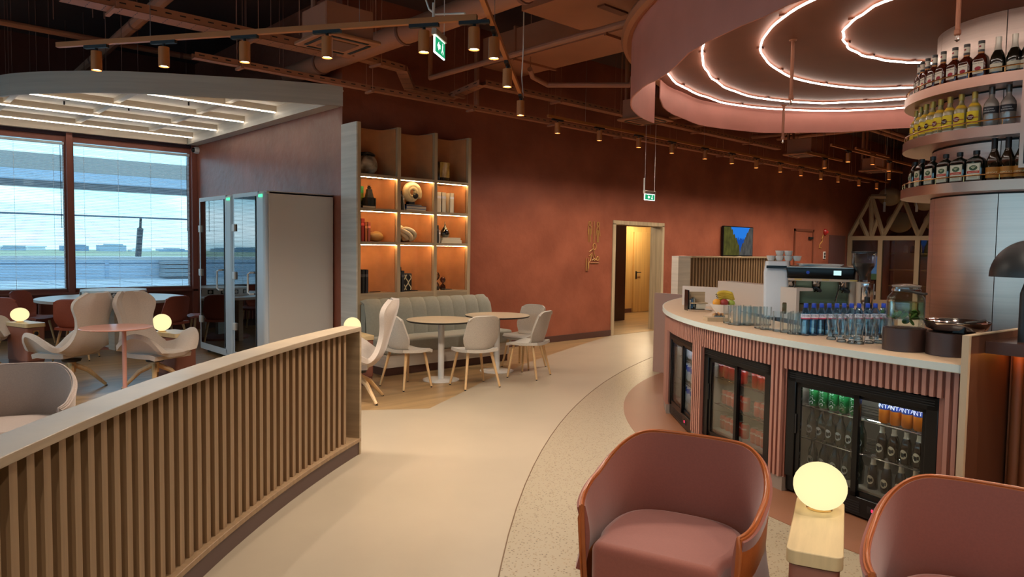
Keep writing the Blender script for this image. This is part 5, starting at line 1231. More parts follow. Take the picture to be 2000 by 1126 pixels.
on_shelf(wine(), (1940, 1967, 1993), 0, .94, '%s wine bottle with orange label from the left on the bottom ring shelf', (1.4, 1.4, 1.12))
q = Cp(1996, 250, CORE, 1.1); a = atan2(q.y - CORE[1], q.x - CORE[0])
t = thing('menu_board', 'dark framed menu board hung on the ring shelves at the right edge', 'board', (q.x, q.y, 2.33), a + pi / 2)
obj('frame', MB().span((-.01, -.015, 0), (.5, .015, .98)).span((0, -.02, .02), (.48, -.015, .96)), shelfm, t, smooth=0); obj('board_face', MB().span((.02, -.023, .03), (.47, -.02, .95)), blackm, t, smooth=0)
# ================================================================== ON THE WORKTOP
TOP = CT + .0
def at(px, py, z=CT): p = Zp(px, py, z); return V((p.x, p.y, z + .0015))
def inward(p, d):  # push a point away from the camera along the counter depth
    g = (V((BAR[0], BAR[1], 0)) - V((p.x, p.y, 0))).normalized(); return p + g * d
def highball(label):
    t = thing('glass_tumbler', label, 'glass', (0, 0, 0), 0, 'glasses on the worktop')
    obj('glass_wall', MB().lathe([(0, .002), (.029, .002), (.031, .006), (.033, .148), (.0316, .148), (.0295, .016), (0, .014)], 20), clear, t, smooth=50)
    obj('thick_base', MB().lathe([(0, 0), (.029, 0), (.030, .012), (0, .013)], 18), glass('base_glass', '#d9e2e4', .9, .12), t)
    return t
tall = highball('x'); tall['used'] = 0
gl = [(1412, 631), (1421, 633.5), (1431, 635), (1441, 634.5), (1452, 635.5), (1463, 635), (1509, 647), (1524, 649.5), (1538, 652.5), (1548, 653.5), (1558, 653)]
n = 0
SHORT = None
for row, dd in ((0, 0), (1, .085), (2, .17)):
    for i, (px, py) in enumerate(gl):
        if row == 2 and i % 2: continue
        p = inward(at(px, py), .035 + dd); lb = '%s tall clear glass from the left in the %s rank on the worktop' % (ORD[i], ('front', 'second', 'back')[row])
        if n == 0: tall.location = p; tall['label'] = lb
        else: dup(tall, p, 0, lb)
        n += 1
for i, (px, py) in enumerate(((1474, 641), (1485, 643.5), (1495, 644))):
    p = inward(at(px, py), .035); o = dup(tall, p, 0, '%s short clear tumbler from the left in the gap of the front rank' % ORD[i]); o.scale = (1.12, 1.12, .72)
def curvy():
    t = thing('curved_glass', 'x', 'glass', (0, 0, 0), 0, 'curved glasses in front of the water bottles')
    obj('glass_wall', MB().lathe([(0, .004), (.028, .004), (.029, .02), (.024, .05), (.026, .08), (.036, .12), (.037, .15), (.034, .17), (.0325, .17), (.0345, .12), (.0245, .08), (.0225, .05), (.026, .022), (0, .02)], 20), clear, t, smooth=60)
    obj('thick_base', MB().lathe([(0, 0), (.031, 0), (.031, .01), (.02, .018), (0, .018)], 18), MATS['base_glass'], t)
    return t
cg = curvy()
for i, (px, py) in enumerate(((1617, 663), (1637, 668), (1658, 671), (1671, 672), (1690, 670.5), (1709, 670), (1727, 669), (1628, 658), (1649, 661), (1668, 663), (1700, 662))):
    p = inward(at(px, py), .03); l = '%s curved beer glass from the left in front of the water bottles' % ORD[i] if i < 7 else '%s curved beer glass from the left in the second rank by the water bottles' % ORD[i - 7]
    if i == 0: cg.location = p; cg['label'] = l
    else: dup(cg, p, 0, l)
def water_bottle():
    t = thing('water_bottle', 'x', 'bottle', (0, 0, 0), 0, 'water bottles on the worktop')
    prof = [(0, 0), (.028, 0), (.031, .008)]
    for k in range(6): prof += [(.031, .015 + .016 * k), (.0285, .021 + .016 * k)]
    prof += [(.031, .115), (.031, .152), (.028, .165), (.02, .185), (.0135, .198), (.013, .205)]
    obj('bottle_body', MB().lathe(prof, 20), glass('water_pet', '#a9d3ef', .9, .10), t, smooth=50)
    obj('label', MB().lathe([(.0315, .116), (.0315, .15)], 20), mat('water_label', '#d6d3de', .5), t)
    l = obj('red_stripe', MB().lathe([(.0318, .116), (.0318, .124)], 20), mat('label_red', '#a83a55', .5), t)
    o = link('lettering', text_mesh('DEVIN', .02, ink('#1c2a5c'), .0322), t); o.location = (0, 0, .138)
    obj('cap', MB().lathe([(.0145, .2), (.015, .205), (.015, .222), (.013, .225), (0, .226)], 16), mat('cap_blue', '#1c3fb0', .4), t)
    obj('neck_ring', MB().lathe([(.014, .194), (.0165, .196), (.0165, .199), (.014, .2)], 14), MATS['cap_blue'], t)
    return t
wb = water_bottle()
for i, px in enumerate((1574.5, 1590, 1605, 1620, 1635, 1649, 1663.5, 1678, 1695, 1710, 1726, 1738)):
    q = Zp(px, 592, CT + .226); p = V((q.x, q.y, CT + .0015)); rz = atan2(-p.y, -p.x) + pi / 2; l = '%s blue capped water bottle from the left on the worktop' % ORD[i]
    if i == 0: wb.location = p; wb.rotation_euler.z = rz; wb['label'] = l
    else: dup(wb, p, rz, l)
# drum stands, drink dispenser, chrome tray
drumm = mat('drum_walnut', '#3c2822', .35, noise=((14, 14, 2), .15))
def drum(c, r, h, label):
    t = thing('drum_stand', label, 'stand', c, 0, 'dark drum stands')
    obj('drum_wall', MB().lathe([(r - .012, 0), (r, 0), (r, h), (r - .012, h), (r - .012, 0)], 40), drumm, t); obj('drum_top', MB().lathe([(0, h - .012), (r - .013, h - .012), (r - .013, h - .004), (0, h - .004)], 36), drumm, t)
d1 = V((4.665, 1.535, CT + .0015)); d2 = V((4.66, 1.285, CT + .0015))
drum(d1, .118, .135, 'dark round drum stand under the drink dispenser'); drum(d2, .125, .13, 'dark round drum stand under the chrome tray')
t = thing('drink_dispenser', 'clear glass drink dispenser jar with cucumber water and clip lid', 'dispenser', (d1.x, d1.y, CT + .132))
obj('jar_wall', MB().lathe([(0, 0), (.098, 0), (.105, .01), (.106, .16), (.10, .19), (.078, .215), (.074, .225), (.074, .25), (.0725, .25), (.0725, .225), (.098, .188), (.1035, .16), (.1025, .012), (0, .006)], 32), clear, t, smooth=60)
obj('water', MB().lathe([(0, .007), (.1, .007), (.1015, .105), (0, .105)], 30), glass('cucumber_water', '#e9eec9', .7, .03), t, smooth=60)
kr = random.Random(9)
for k in range(16):
    a = kr.uniform(0, 6.28); r = kr.uniform(.03, .082); z = kr.uniform(.068, .098) if k < 14 else .04
    Mx = Matrix.Translation((r * cos(a), r * sin(a), z)) @ Matrix.Rotation(kr.uniform(-1, 1), 4, 'X') @ Matrix.Rotation(kr.uniform(-1, 1), 4, 'Y')
    s = obj('cucumber_slice', MB().lathe([(0, -.002), (.021, -.002), (.021, .002), (0, .002)], 14, Mx), mat('cucumber_flesh', '#a9bd6a', .5), t); obj('rind', MB().lathe([(.0205, -.0022), (.0225, -.0022), (.0225, .0022), (.0205, .0022)], 14, Mx), mat('cucumber_rind', '#3d6a26', .5), s)
obj('lid', MB().lathe([(0, .25), (.076, .25), (.08, .256), (.08, .262), (.03, .27), (0, .27)], 28), mat('lid_glass', '#7a7069', .15, coat=.6), t)
obj('clip_band', MB().lathe([(.0765, .225), (.079, .228), (.079, .238), (.0765, .24)], 28), chrome, t)
obj('clip_handle', MB().tube([(-.03, -.082, .235), (.03, -.1, .228), (.09, -.075, .215), (.105, -.03, .215)], .008, 8), blackm, t)
obj('script_print', text_mesh('Fresh water', .022, ink('#2a2622'), .1075), None, t, smooth=0); t.children[-1].location = (-.0, 0, .055); t.rotation_euler.z = atan2(-d1.y, -d1.x) + pi / 2
t = thing('chrome_tray', 'polished chrome serving bowl with black clip on the right drum stand', 'tray', (d2.x + .10, d2.y + .0, CT + .128))
obj('bowl', MB().lathe([(0, 0), (.11, 0), (.155, .02), (.17, .055), (.172, .062), (.166, .062), (.15, .026), (.108, .008), (0, .008)], 40), chrome, t, smooth=60)
obj('bowl_rim', MB().tube([(.171 * cos(2 * pi * k / 48), .171 * sin(2 * pi * k / 48), .062) for k in range(48)], .005, 6, True), chrome, t)
obj('bread_tongs', MB().tube([(-.15, -.08, .068), (-.02, -.13, .075), (.1, -.12, .072)], .007, 6), blackm, t)
obj('black_insert', MB().box((-.11, -.05, .03), (.07, .07, .06)), black, t, bevel=.008)
# fruit bowl
b = inward(at(1391, 612), .10)
t = thing('fruit_bowl', 'white conical bowl heaped with fruit on the worktop', 'bowl', b)
obj('bowl_wall', MB().lathe([(0, 0), (.055, 0), (.06, .006), (.10, .05), (.125, .09), (.121, .09), (.095, .052), (.05, .01), (0, .008)], 36), white, t, smooth=60)
def fruit(label, col, off, r, cat='fruit'):
    o = thing('apple' if cat == 'apple' else 'orange', label, cat, b + V(off)); obj('flesh', MB().lathe([(r * cos(a) * 1.0, r * sin(a) * .93) for a in [-pi / 2 + pi * k / 10 for k in range(11)]], 18), mat('fruit_' + col.strip('#'), col, .45, noise=((20, 20, 20), .15)), o, smooth=80)
    obj('stem', MB().tube([(0, 0, r * .85), (.003, 0, r * 1.08)], .002, 5), legwood, o)
U = V((RT.x, RT.y, 0)).normalized(); G = V((FWD.x, FWD.y, 0)).normalized()
fruit('orange at the left of the fruit bowl', '#d8932a', U * -.07 - G * .03 + V((0, 0, .105)), .038)
fruit('red apple in the middle of the fruit bowl', '#8e2a22', U * -.005 - G * .045 + V((0, 0, .105)), .038, 'apple'); fruit('green apple at the right of the fruit bowl', '#8fa03a', U * .065 - G * .03 + V((0, 0, .10)), .034, 'apple'); fruit('yellow apple at the back of the fruit bowl', '#c9b040', U * .0 + G * .05 + V((0, 0, .11)), .036, 'apple')
for k in range(4):
    o = thing('banana', '%s banana from the top of the bunch on the fruit bowl' % ORD[k], 'banana', b + V((0, 0, .135 + .016 * k)) + U * (.03 - .006 * k) + G * .01 * k, atan2(U.y, U.x), 'bananas')
    pts = [(-.075 + .15 * q, -.012 * k + .03 * sin(pi * q), .016 * sin(pi * q)) for q in [j / 10 for j in range(11)]]; obj('peel', MB().tube(pts, [.006] + [.016 + .003 * sin(pi * j / 10) for j in range(1, 10)] + [.005], 7), mat('banana', '#c9a832', .5, noise=((10, 10, 10), .12)), o, smooth=70)
    obj('tip', MB().tube([pts[0], (-.088, -.012 * k, -.008)], .005, 5), mat('banana_tip', '#5a4620', .6), o)
# small things on the left of the worktop
def up(px, py, d=.05): return inward(at(px, py), d)
p = up(1347, 606); t = thing('condiment_rack', 'oak and black stand holding small packets at the left of the worktop', 'rack', p, atan2(U.y, U.x))
obj('back_board', MB().box((.03, .08, .09), (.17, .012, .18)), oakh, t, smooth=0); obj('shelf_board', MB().box((.03, .02, .075), (.17, .12, .012)), oakh, t, smooth=0); obj('tray', MB().box((.03, 0, .008), (.22, .2, .016)), chrome, t, smooth=0)
obj('side_bracket', MB().box((-.075, .03, .1), (.012, .14, .2)), black, t, smooth=0); obj('packet_box', MB().box((.05, .0, .045), (.09, .07, .05)), mat('card_beige', '#cdbfa8', .7), t, smooth=0)
for k in range(3): obj('packet', MB().box((-.055 + .02 * k, .0, .06 + .01 * k), (.012, .05, .09)), mat('packet_%d' % k, ['#d9d6cc', '#4a6a8a', '#8a8a80'][k], .6), t, smooth=0)
p = up(1412, 607, .03); t = thing('price_card', 'white price card with red block on a wire holder beside the fruit bowl', 'sign', p, atan2(U.y, U.x))
obj('wire_stem', MB().tube([(0, 0, .008), (0, 0, .12)], .003, 6), steel, t); obj('wire_foot', MB().lathe([(0, 0), (.03, 0), (.03, .006), (0, .008)], 14), steel, t); c = obj('card', MB().box((0, 0, .16), (.1, .003, .075)), mat('card_white', '#dfe6e8', .6), t, smooth=0)
obj('red_block', MB().box((-.032, -.002, .162), (.02, .001, .055)), mat('card_red', '#8a3040', .6), c, smooth=0); o = link('lettering', text_mesh('0.0', .02, ink('#5a3a8a')), c); o.location = (.012, -.0022, .15)
p = up(1386, 626, .05); t = thing('serving_board', 'oak board with small packets in front of the fruit bowl', 'board', p, atan2(U.y, U.x))
obj('board', MB().box((0, 0, .015), (.17, .13, .03)), oakh, t, smooth=0); obj('packet_tray', MB().box((.03, .02, .037), (.09, .07, .014)), chrome, t, smooth=0)
for k in range(5): obj('packet', MB().box((-.005 + .017 * k, .02, .052), (.012, .05, .02), Matrix.Rotation(.2 * (k % 3 - 1), 4, 'X')), mat('sachet_%d' % (k % 2), ['#b88a5a', '#6a4a3a'][k % 2], .6), t, smooth=0)
p = up(1443, 594, .02); t = thing('tall_card', 'narrow red and white menu card standing on a black foot', 'sign', p, atan2(U.y, U.x)); obj('card', MB().box((0, 0, .12), (.035, .004, .12)), mat('card_red', '#8a3040', .6), t, smooth=0); obj('card_window', MB().box((0, -.003, .13), (.02, .001, .06)), mat('card_white', '#dfe6e8', .6), t, smooth=0); obj('stem', MB().tube([(0, 0, 0), (0, 0, .06)], .003, 6), blackm, t); obj('foot', MB().box((0, 0, .004), (.12, .08, .008)), blackm, t, smooth=0)
p = up(1478, 600, .12); t = thing('pastry_crate', 'oak crate carrying a plate of pastries on the worktop', 'crate', p, atan2(U.y, U.x))
for y in (-.13, .13): obj('crate_side', MB().box((0, y, .05), (.42, .014, .1)), oakh, t, smooth=0)
for x in (-.2, .2): obj('crate_end', MB().box((x, 0, .05), (.014, .25, .1)), oakh, t, smooth=0)
obj('crate_lid', MB().box((0, 0, .1), (.42, .27, .01)), oakh, t, smooth=0)
pl = thing('pastry_plate', 'white plate piled with golden pastries on the oak crate', 'plate', p + V((0, 0, .105)), 0); obj('plate', MB().lathe([(0, 0), (.08, 0), (.14, .018), (.136, .02), (.08, .005), (0, .005)], 30), white, pl)
for k in range(9): obj('pastry', MB().lathe([(0, 0), (.03, .004), (.034, .014), (.02, .026), (0, .028)], 10, Matrix.Translation((.085 * cos(k * .7), .085 * sin(k * .7), .008) if k else (0, 0, .02))), mat('pastry', '#b5742c', .6, noise=((30, 30, 30), .3)), pl)
for i, (px, py) in enumerate(((1502, 592), (1535, 596))):
    p = up(px, py, .2 - .05 * i); t = thing('glass_cloche', 'clear domed glass cloche %s' % ('behind the pastry plate' if i == 0 else 'to the right beside the tall glasses'), 'cloche', p, 0, 'glass cloches')
    obj('dome', MB().lathe([(.15, .03), (.15, .06), (.14, .10), (.09, .14), (.02, .155), (0, .156)], 30), glass('cloche_glass', '#dcd6cc', .9, .10), t, smooth=60); obj('knob', MB().lathe([(.01, .155), (.012, .165), (.024, .178), (.02, .192), (0, .198)], 14), glass('knob_glass', '#b8b2a8', 1, .3), t, smooth=60)
    obj('cake_plate', MB().lathe([(0, 0), (.09, 0), (.1, .01), (.16, .022), (.16, .028), (0, .026)], 30), white, t)
# low white upstand behind the worktop
t = thing('bar_upstand', 'pale stepped upstand panels along the back of the bar worktop', 'panel', V((6.9, 4.1, 0)))
a, b2, c2 = Dp(1333, 560, 7.9), Dp(1402, 557, 7.75), Dp(1556, 562, 6.6)
def wallseg(name, p, q, z0, z1, th=.03):
    d = (q - p); d.z = 0; n = V((-d.y, d.x, 0)).normalized() * th; P = [p, q, q + n, p + n]
    return obj(name, MB().prism([(v.x, v.y) for v in P], z0, z1), mat('upstand_pale', '#cfc0b4', .4), t, world=True, smooth=0)
wallseg('panel', a, b2, CT, 1.245); wallseg('panel', b2 + V((0, 0, 0)), c2, CT, 1.29); wallseg('ledge', b2, c2, 1.29, 1.315, .16)
# back counter and coffee machine
t = thing('back_counter', 'dark back counter inside the bar under the coffee machine', 'counter', pol(142, 3.55))
obj('worktop', MB().arc(BAR, 3.2, 3.85, 1.0, CT, 118, 168, 40), mat('back_top', '#4d3d34', .35), t, world=True, smooth=20); obj('carcass', MB().arc(BAR, 3.22, 3.83, 0, 1.0, 118, 168, 40), darkback, t, world=True, smooth=20)
L0, L1 = Dp(1492, 560, 6.95), Dp(1672, 560, 6.95); mid = (L0 + L1) / 2; ax = atan2(L1.y - L0.y, L1.x - L0.x); W_ = (V((L1.x, L1.y)) - V((L0.x, L0.y))).length
t = thing('coffee_machine', 'three group espresso machine with white side panel and bronze front', 'coffee machine', (mid.x, mid.y, CT), ax)
bronze = mat('bronze_mirror', '#6d5a3e', .2, .8); beige = mat('machine_beige', '#bfa58c', .4)
w2 = W_ / 2
obj('side_panel', loft([(.20, .5, .03, 0), (.22, .5, .03, .40), (.20, .44, .04, .50)]), mat('machine_white', '#d2d4d8', .35), t, loc=(-w2 + .11, .1, 0)); obj('side_panel', loft([(.06, .5, .02, 0), (.06, .5, .02, .40), (.05, .44, .02, .47)]), beige, t, loc=(w2 - .03, .1, 0))
obj('cup_vent', MB().box((-w2 + .11, -.16, .45), (.17, .02, .025)), black, t, smooth=0)
obj('machine_back', MB().box((.06, .2, .25), (W_ - .2, .2, .42)), bronze, t, bevel=.01); obj('drip_tray', MB().box((.06, -.03, .09), (W_ - .22, .4, .1)), bronze, t, bevel=.01); obj('base', MB().box((.06, 0, .02), (W_ - .24, .36, .04)), blackm, t, smooth=0)
obj('top_deck', MB().box((.07, .05, .445), (W_ - .2, .42, .03)), steel, t, bevel=.006)
h_ = obj('control_panel', loft([(W_ - .22, .06, .02, 0), (W_ - .22, .09, .02, .03), (W_ - .2, .07, .02, .09)]), black, t, loc=(.09, -.16, .36)); obj('display', MB().box((w2 - .25, -.05, .05), (.06, .004, .04)), emis('machine_screen', '#bfe6e6', .8), h_, smooth=0); obj('blue_button', MB().lathe([(0, 0), (.014, 0), (.014, .008), (0, .008)], 12, Matrix.Translation((-w2 + .28, -.05, .05)) @ Matrix.Rotation(pi / 2, 4, 'X')), mat('cap_blue', '#1c3fb0'), h_)
obj('trim_bar', MB().box((.09, -.17, .345), (W_ - .24, .07, .02)), beige, t, smooth=0); obj('splash_plate', MB().box((.06, .09, .24), (W_ - .22, .012, .2)), bronze, t, smooth=0)
for k in range(3):
    x = -.16 + .22 * k; g_ = obj('group_head', MB().lathe([(.03, .28), (.036, .29), (.036, .34), (0, .34)], 18, Matrix.Translation((x, -.1, 0))), chrome, t)
    obj('portafilter', MB().lathe([(0, .255), (.02, .255), (.034, .262), (.034, .282), (0, .282)], 18, Matrix.Translation((x, -.1, 0))).tube([(x, -.13, .27), (x + .03, -.26, .255)], [.01, .015], 8), blackm, g_); obj('spout', MB().tube([(x, -.1, .256), (x - .015, -.11, .235)], .006, 6).tube([(x, -.1, .256), (x + .015, -.11, .235)], .006, 6), chrome, g_)
    obj('key_light', MB().box((x + .07, -.2, .348), (.06, .012, .01)), mat('key_brass', '#c9a84a', .4), t, smooth=0)
for x in (-w2 + .27, w2 - .14): obj('steam_wand', MB().tube([(x, -.16, .34), (x, -.2, .3), (x - .03, -.22, .16)], .006, 6), chrome, t)
def M_(x, y, z): return (Matrix.Translation((mid.x, mid.y, CT)) @ Matrix.Rotation(ax, 4, 'Z')) @ V((x, y, z))
cupm = mat('porcelain', '#d9d4cd', .3)
n = 0; cup0 = None
for i in range(4):
    for j in range(2):
        for k in range(2 if i in (1, 2) else 1):
            lb = '%s white cup from the left, %s row %son the coffee machine' % (ORD[i], ('front', 'back')[j], 'upper ' if k else '')
            if cup0 is None:
                cup0 = thing('coffee_cup', lb, 'cup', M_(-w2 + .05 + .075 * i, .02 + .09 * j, .505), 0, 'cups on the coffee machine'); obj('cup_wall', MB().lathe([(0, 0), (.022, 0), (.03, .01), (.038, .045), (.036, .045), (.028, .012), (0, .006)], 18), cupm, cup0, smooth=50); obj('handle', MB().tube([(.034, 0, .038), (.05, 0, .034), (.05, 0, .018), (.03, 0, .014)], .004, 6), cupm, cup0, smooth=60)
            else: dup(cup0, M_(-w2 + .05 + .075 * i, .02 + .09 * j, .505 + .047 * k), .4 * i, lb)
for k in range(3):
    q = M_(.08, .02, .461 + .008 * k); tag(obj('napkin_sheet', MB().box((0, 0, .003), (.34, .22, .006)), cupm, smooth=0, loc=q, rot=(0, 0, ax + .15 * k)), ['bottom', 'middle', 'top'][k] + ' white tray paper of the stack on the coffee machine', 'paper', 'papers on the coffee machine')
# grinder
p = Dp(1684, 590, 6.7); p.z = CT; t = thing('coffee_grinder', 'coffee grinder with clear hopper of dark beans right of the espresso machine', 'grinder', p, ax)
obj('body', loft([(.17, .26, .03, 0), (.16, .24, .03, .1), (.1, .13, .03, .14), (.1, .13, .03, .34)]), beige, t); obj('motor_can', MB().lathe([(.05, .16), (.056, .18), (.056, .33), (0, .34)], 20, Matrix.Translation((.03, -.04, 0))), chrome, t); obj('doser', MB().tube([(.03, -.1, .22), (.03, -.1, .12)], .022, 12), blackm, t); obj('fork', MB().tube([(-.02, -.1, .1), (-.02, -.18, .09)], .008, 6).tube([(.03, -.1, .1), (.03, -.18, .09)], .008, 6), blackm, t)
obj('bean_load', MB().lathe([(.03, .36), (.03, .39), (.08, .47), (.083, .50), (0, .505)], 22), mat('beans', '#1c120d', .5, noise=((80, 80, 80), .4)), t); obj('hopper', MB().lathe([(.034, .34), (.034, .39), (.092, .49), (.095, .585), (.093, .585), (.09, .49), (.032, .39)], 26), clear, t); obj('hopper_lid', MB().lathe([(0, .585), (.1, .585), (.1, .597), (0, .602)], 26), blackm, t); obj('tamp_tray', MB().box((.02, -.14, .012), (.2, .14, .024)), blackm, t, smooth=0)
# odds and ends right of the grinder
p = Dp(1729, 588, 6.6); p.z = CT; t = thing('carton_tray', 'small cardboard tray box of tea packets beside the grinder', 'box', p, ax + .2)
obj('box_back', MB().box((0, .05, .1), (.17, .008, .2)), mat('kraft', '#a98762', .8), t, smooth=0); obj('box_front', MB().box((0, -.05, .05), (.17, .008, .1)), MATS['kraft'], t, smooth=0)
for x in (-.08, .08): obj('box_side', MB().box((x, 0, .06), (.008, .1, .12)), MATS['kraft'], t, smooth=0)
for k in range(2): obj('tea_packet', MB().box((-.045 + .08 * k, -.02, .085), (.06, .03, .07)), mat('tea_%d' % k, ['#9db03a', '#6f8a3c'][k], .6), t, smooth=0)
obj('printed_mark', MB().box((.04, .045, .17), (.025, .004, .035)), blackm, t, smooth=0)
p = Dp(1711, 588, 6.5); p.z = CT; t = thing('spray_can', 'orange spray can standing beside the cardboard tray', 'can', p); obj('can_body', MB().lathe([(.018, 0), (.019, .01), (.019, .12), (.012, .135), (0, .14)], 16), mat('spray_orange', '#c2551c', .4), t); obj('nozzle', MB().lathe([(.006, .138), (.006, .155), (0, .156)], 10), white, t)
p = Dp(1706, 575, 7.0); p.z = CT; t = thing('syrup_bottle', 'small dark syrup bottle with pale cap behind the grinder', 'bottle', p); obj('bottle_body', MB().lathe([(.03, 0), (.032, .01), (.032, .14), (.012, .19), (.012, .22)], 16), mat('beer_2a1a0e', '#2a1a0e'), t, smooth=50); obj('cap', MB().lathe([(.014, .22), (.014, .25), (0, .251)], 12), cupm, t)
# mushroom lamp
q = Zp(2006, 668, 1.165); t = thing('mushroom_lamp', 'matt black mushroom table lamp on the serving counter at the right edge', 'lamp', (q.x, q.y, 1.165))
lampb = mat('lamp_black', '#2a2a2b', .4, .3); dpt = hypot(q.x, q.y); zc = Dp(2006, 541, dpt).z - 1.165; zt = Dp(2006, 468, dpt).z - 1.165; rc_ = .185
obj('lamp_base', loft([(.085, .085, .042, 0), (.085, .085, .042, zc * .75), (.05, .05, .024, zc * .93)]), lampb, t, smooth=60); obj('lamp_shade', MB().lathe([(rc_ * cos(a) , zc + (zt - zc) * sin(a)) for a in [pi / 2 * k / 14 for k in range(15)]] , 40).lathe([(rc_ * .985 * cos(a), zc + .004 + (zt - zc) * .97 * sin(a)) for a in [pi / 2 * k / 14 for k in range(15)]], 40), lampb, t, smooth=70); obj('lamp_stem', MB().tube([(0, 0, zc * .5), (0, 0, zt * .97)], .012, 10), lampb, t)

# ================================================================== ON THE TERRACOTTA WALL
def screen_mat():
    m = bpy.data.materials.new('screen_picture'); m.use_nodes = True; nt = m.node_tree; N = nt.nodes; L = nt.links; N.clear()
    o = N.new('ShaderNodeOutputMaterial'); e = N.new('ShaderNodeEmission'); e.inputs[1].default_value = .6; tc = N.new('ShaderNodeTexCoord'); sp = N.new('ShaderNodeSeparateXYZ'); L.new(tc.outputs['Generated'], sp.inputs[0])
    nz = N.new('ShaderNodeTexNoise'); nz.inputs['Scale'].default_value = 5; nz.inputs['Detail'].default_value = 8; mp = N.new('ShaderNodeMapping'); mp.inputs['Scale'].default_value = (3, 1, .7); L.new(tc.outputs['Generated'], mp.inputs[0]); L.new(mp.outputs[0], nz.inputs['Vector'])
    def math_(op, a, b):
        n = N.new('ShaderNodeMath'); n.operation = op
        for i, v in enumerate((a, b)):
            if isinstance(v, (int, float)): n.inputs[i].default_value = v
            else: L.new(v, n.inputs[i])
        return n.outputs[0]
    ax = math_('ABSOLUTE', math_('SUBTRACT', sp.outputs[0], .56), 0); edge = math_('MULTIPLY', math_('SUBTRACT', sp.outputs[2], .22), .42); edge = math_('ADD', edge, math_('MULTIPLY', math_('SUBTRACT', nz.outputs[0], .5), .25))
    sky = math_('LESS_THAN', ax, edge); left = math_('LESS_THAN', sp.outputs[0], .52)
    def mixc(f, a, b):
        n = N.new('ShaderNodeMixRGB'); L.new(f, n.inputs[0])
        for i, v in ((1, a), (2, b)):
            if isinstance(v, str): n.inputs[i].default_value = srgb(v)
            else: L.new(v, n.inputs[i])
        return n.outputs[0]
    cliff = mixc(left, mixc(nz.outputs[0], '#141a28', '#6d6a62'), mixc(nz.outputs[0], '#141a18', '#6f6a30')); mount = mixc(math_('LESS_THAN', sp.outputs[2], math_('ADD', .6, math_('MULTIPLY', math_('SUBTRACT', nz.outputs[0], .5), .7))), '#2b7fe6', '#1c4fa8')
    L.new(mixc(sky, cliff, mount), e.inputs[0]); L.new(e.outputs[0], o.inputs[0]); return m
t = thing('wall_tv', 'wall mounted screen showing a blue mountain gorge', 'screen', (14.92, YB - .06, 1.53))
obj('bezel', MB().span((14.27, YB - .08, 1.52), (15.58, YB - .03, 2.2)), black, t, world=True, smooth=0, bevel=.004); obj('picture', MB().span((14.29, YB - .083, 1.54), (15.56, YB - .08, 2.18)), screen_mat(), t, world=True, smooth=0); obj('wall_bracket', MB().span((14.7, YB - .03, 1.7), (15.1, YB, 2.0)), blackm, t, world=True, smooth=0)
pict = mat('pictogram_bronze', '#b98c4c', .45)
def wl(pts): return [(x, YB - .012, z) for x, z in pts]
def circ(x, z, r, n=16): return [(x + r * cos(2 * pi * k / n), z + r * 1.25 * sin(2 * pi * k / n)) for k in range(n + 1)]
t = thing('toilet_pictogram', 'bronze outline man and woman toilet pictogram on the terracotta wall', 'pictogram', (9.98, YB, 1.8))
for nm, L_ in (('head', circ(9.83, 2.10, .03)), ('man_outline', [(9.785, 1.9), (9.785, 2.05), (9.875, 2.05), (9.875, 1.9)]), ('leg_line', [(9.81, 2.0), (9.81, 1.76)]), ('leg_line', [(9.85, 2.0), (9.85, 1.76)]), ('divider', [(9.945, 2.14), (9.945, 1.76)]), ('head', circ(10.06, 2.09, .03)), ('woman_outline', [(10.0, 1.88), (10.035, 2.04), (10.085, 2.04), (10.12, 1.88)]), ('leg_line', [(10.045, 1.98), (10.045, 1.76)]), ('leg_line', [(10.075, 1.98), (10.075, 1.76)])):
    obj(nm, MB().tube(wl(L_), .0075, 5), pict, t, world=True)
t = thing('changing_pictogram', 'bronze outline baby changing pictogram below the toilet figures', 'pictogram', (9.98, YB, 1.4))
for nm, L_ in (('head', circ(9.97, 1.68, .045)), ('arm_line', [(9.82, 1.58), (9.93, 1.64), (9.99, 1.5)]), ('body_line', [(9.82, 1.5), (9.9, 1.56), (9.86, 1.42), (9.82, 1.38), (9.82, 1.28)]), ('arm_line', [(9.9, 1.55), (9.97, 1.42), (10.03, 1.46)]), ('table_line', [(9.87, 1.38), (10.1, 1.38)]), ('baby_body', [(9.9, 1.42), (9.96, 1.46), (10.04, 1.43)]), ('baby_head', circ(10.07, 1.46, .03)), ('leg_outline', [(9.75, 1.47), (9.75, 1.24), (9.8, 1.24), (9.8, 1.47)])):
    obj(nm, MB().tube(wl(L_), .008, 5), pict, t, world=True)
p = Yp(1613, 453, YB - .03); t = thing('fire_sounder', 'red fire alarm sounder high on the terracotta wall', 'alarm', p); obj('base', MB().lathe([(0, 0), (.09, 0), (.09, .03), (.06, .06), (0, .065)], 18, Matrix.Translation((0, .03, 0)) @ Matrix.Rotation(pi / 2, 4, 'X')), mat('alarm_red', '#a31c1c', .4), t); obj('beacon', MB().lathe([(.04, .06), (.035, .09), (0, .1)], 14, Matrix.Translation((0, .03, 0)) @ Matrix.Rotation(pi / 2, 4, 'X')), mat('beacon_red', '#d03a3a', .2), t)
p = Yp(1610, 498, YB - .01); t = thing('wall_socket', 'white double switch plate low on the terracotta wall', 'switch', p); obj('plate', MB().box((0, 0, 0), (.14, .02, .2)), white, t, bevel=.006)
for z in (-.04, .04): obj('rocker', MB().box((0, -.012, z), (.07, .008, .06)), blackm, t, smooth=0)
p = Yp(1611, 520, YB - .03); t = thing('call_point', 'small red fire call point under the switch plate', 'call point', p); obj('case', MB().box((0, 0, 0), (.14, .05, .14)), MATS['alarm_red'], t, bevel=.006); obj('window', MB().box((0, -.028, 0), (.09, .006, .08)), white, t, smooth=0)
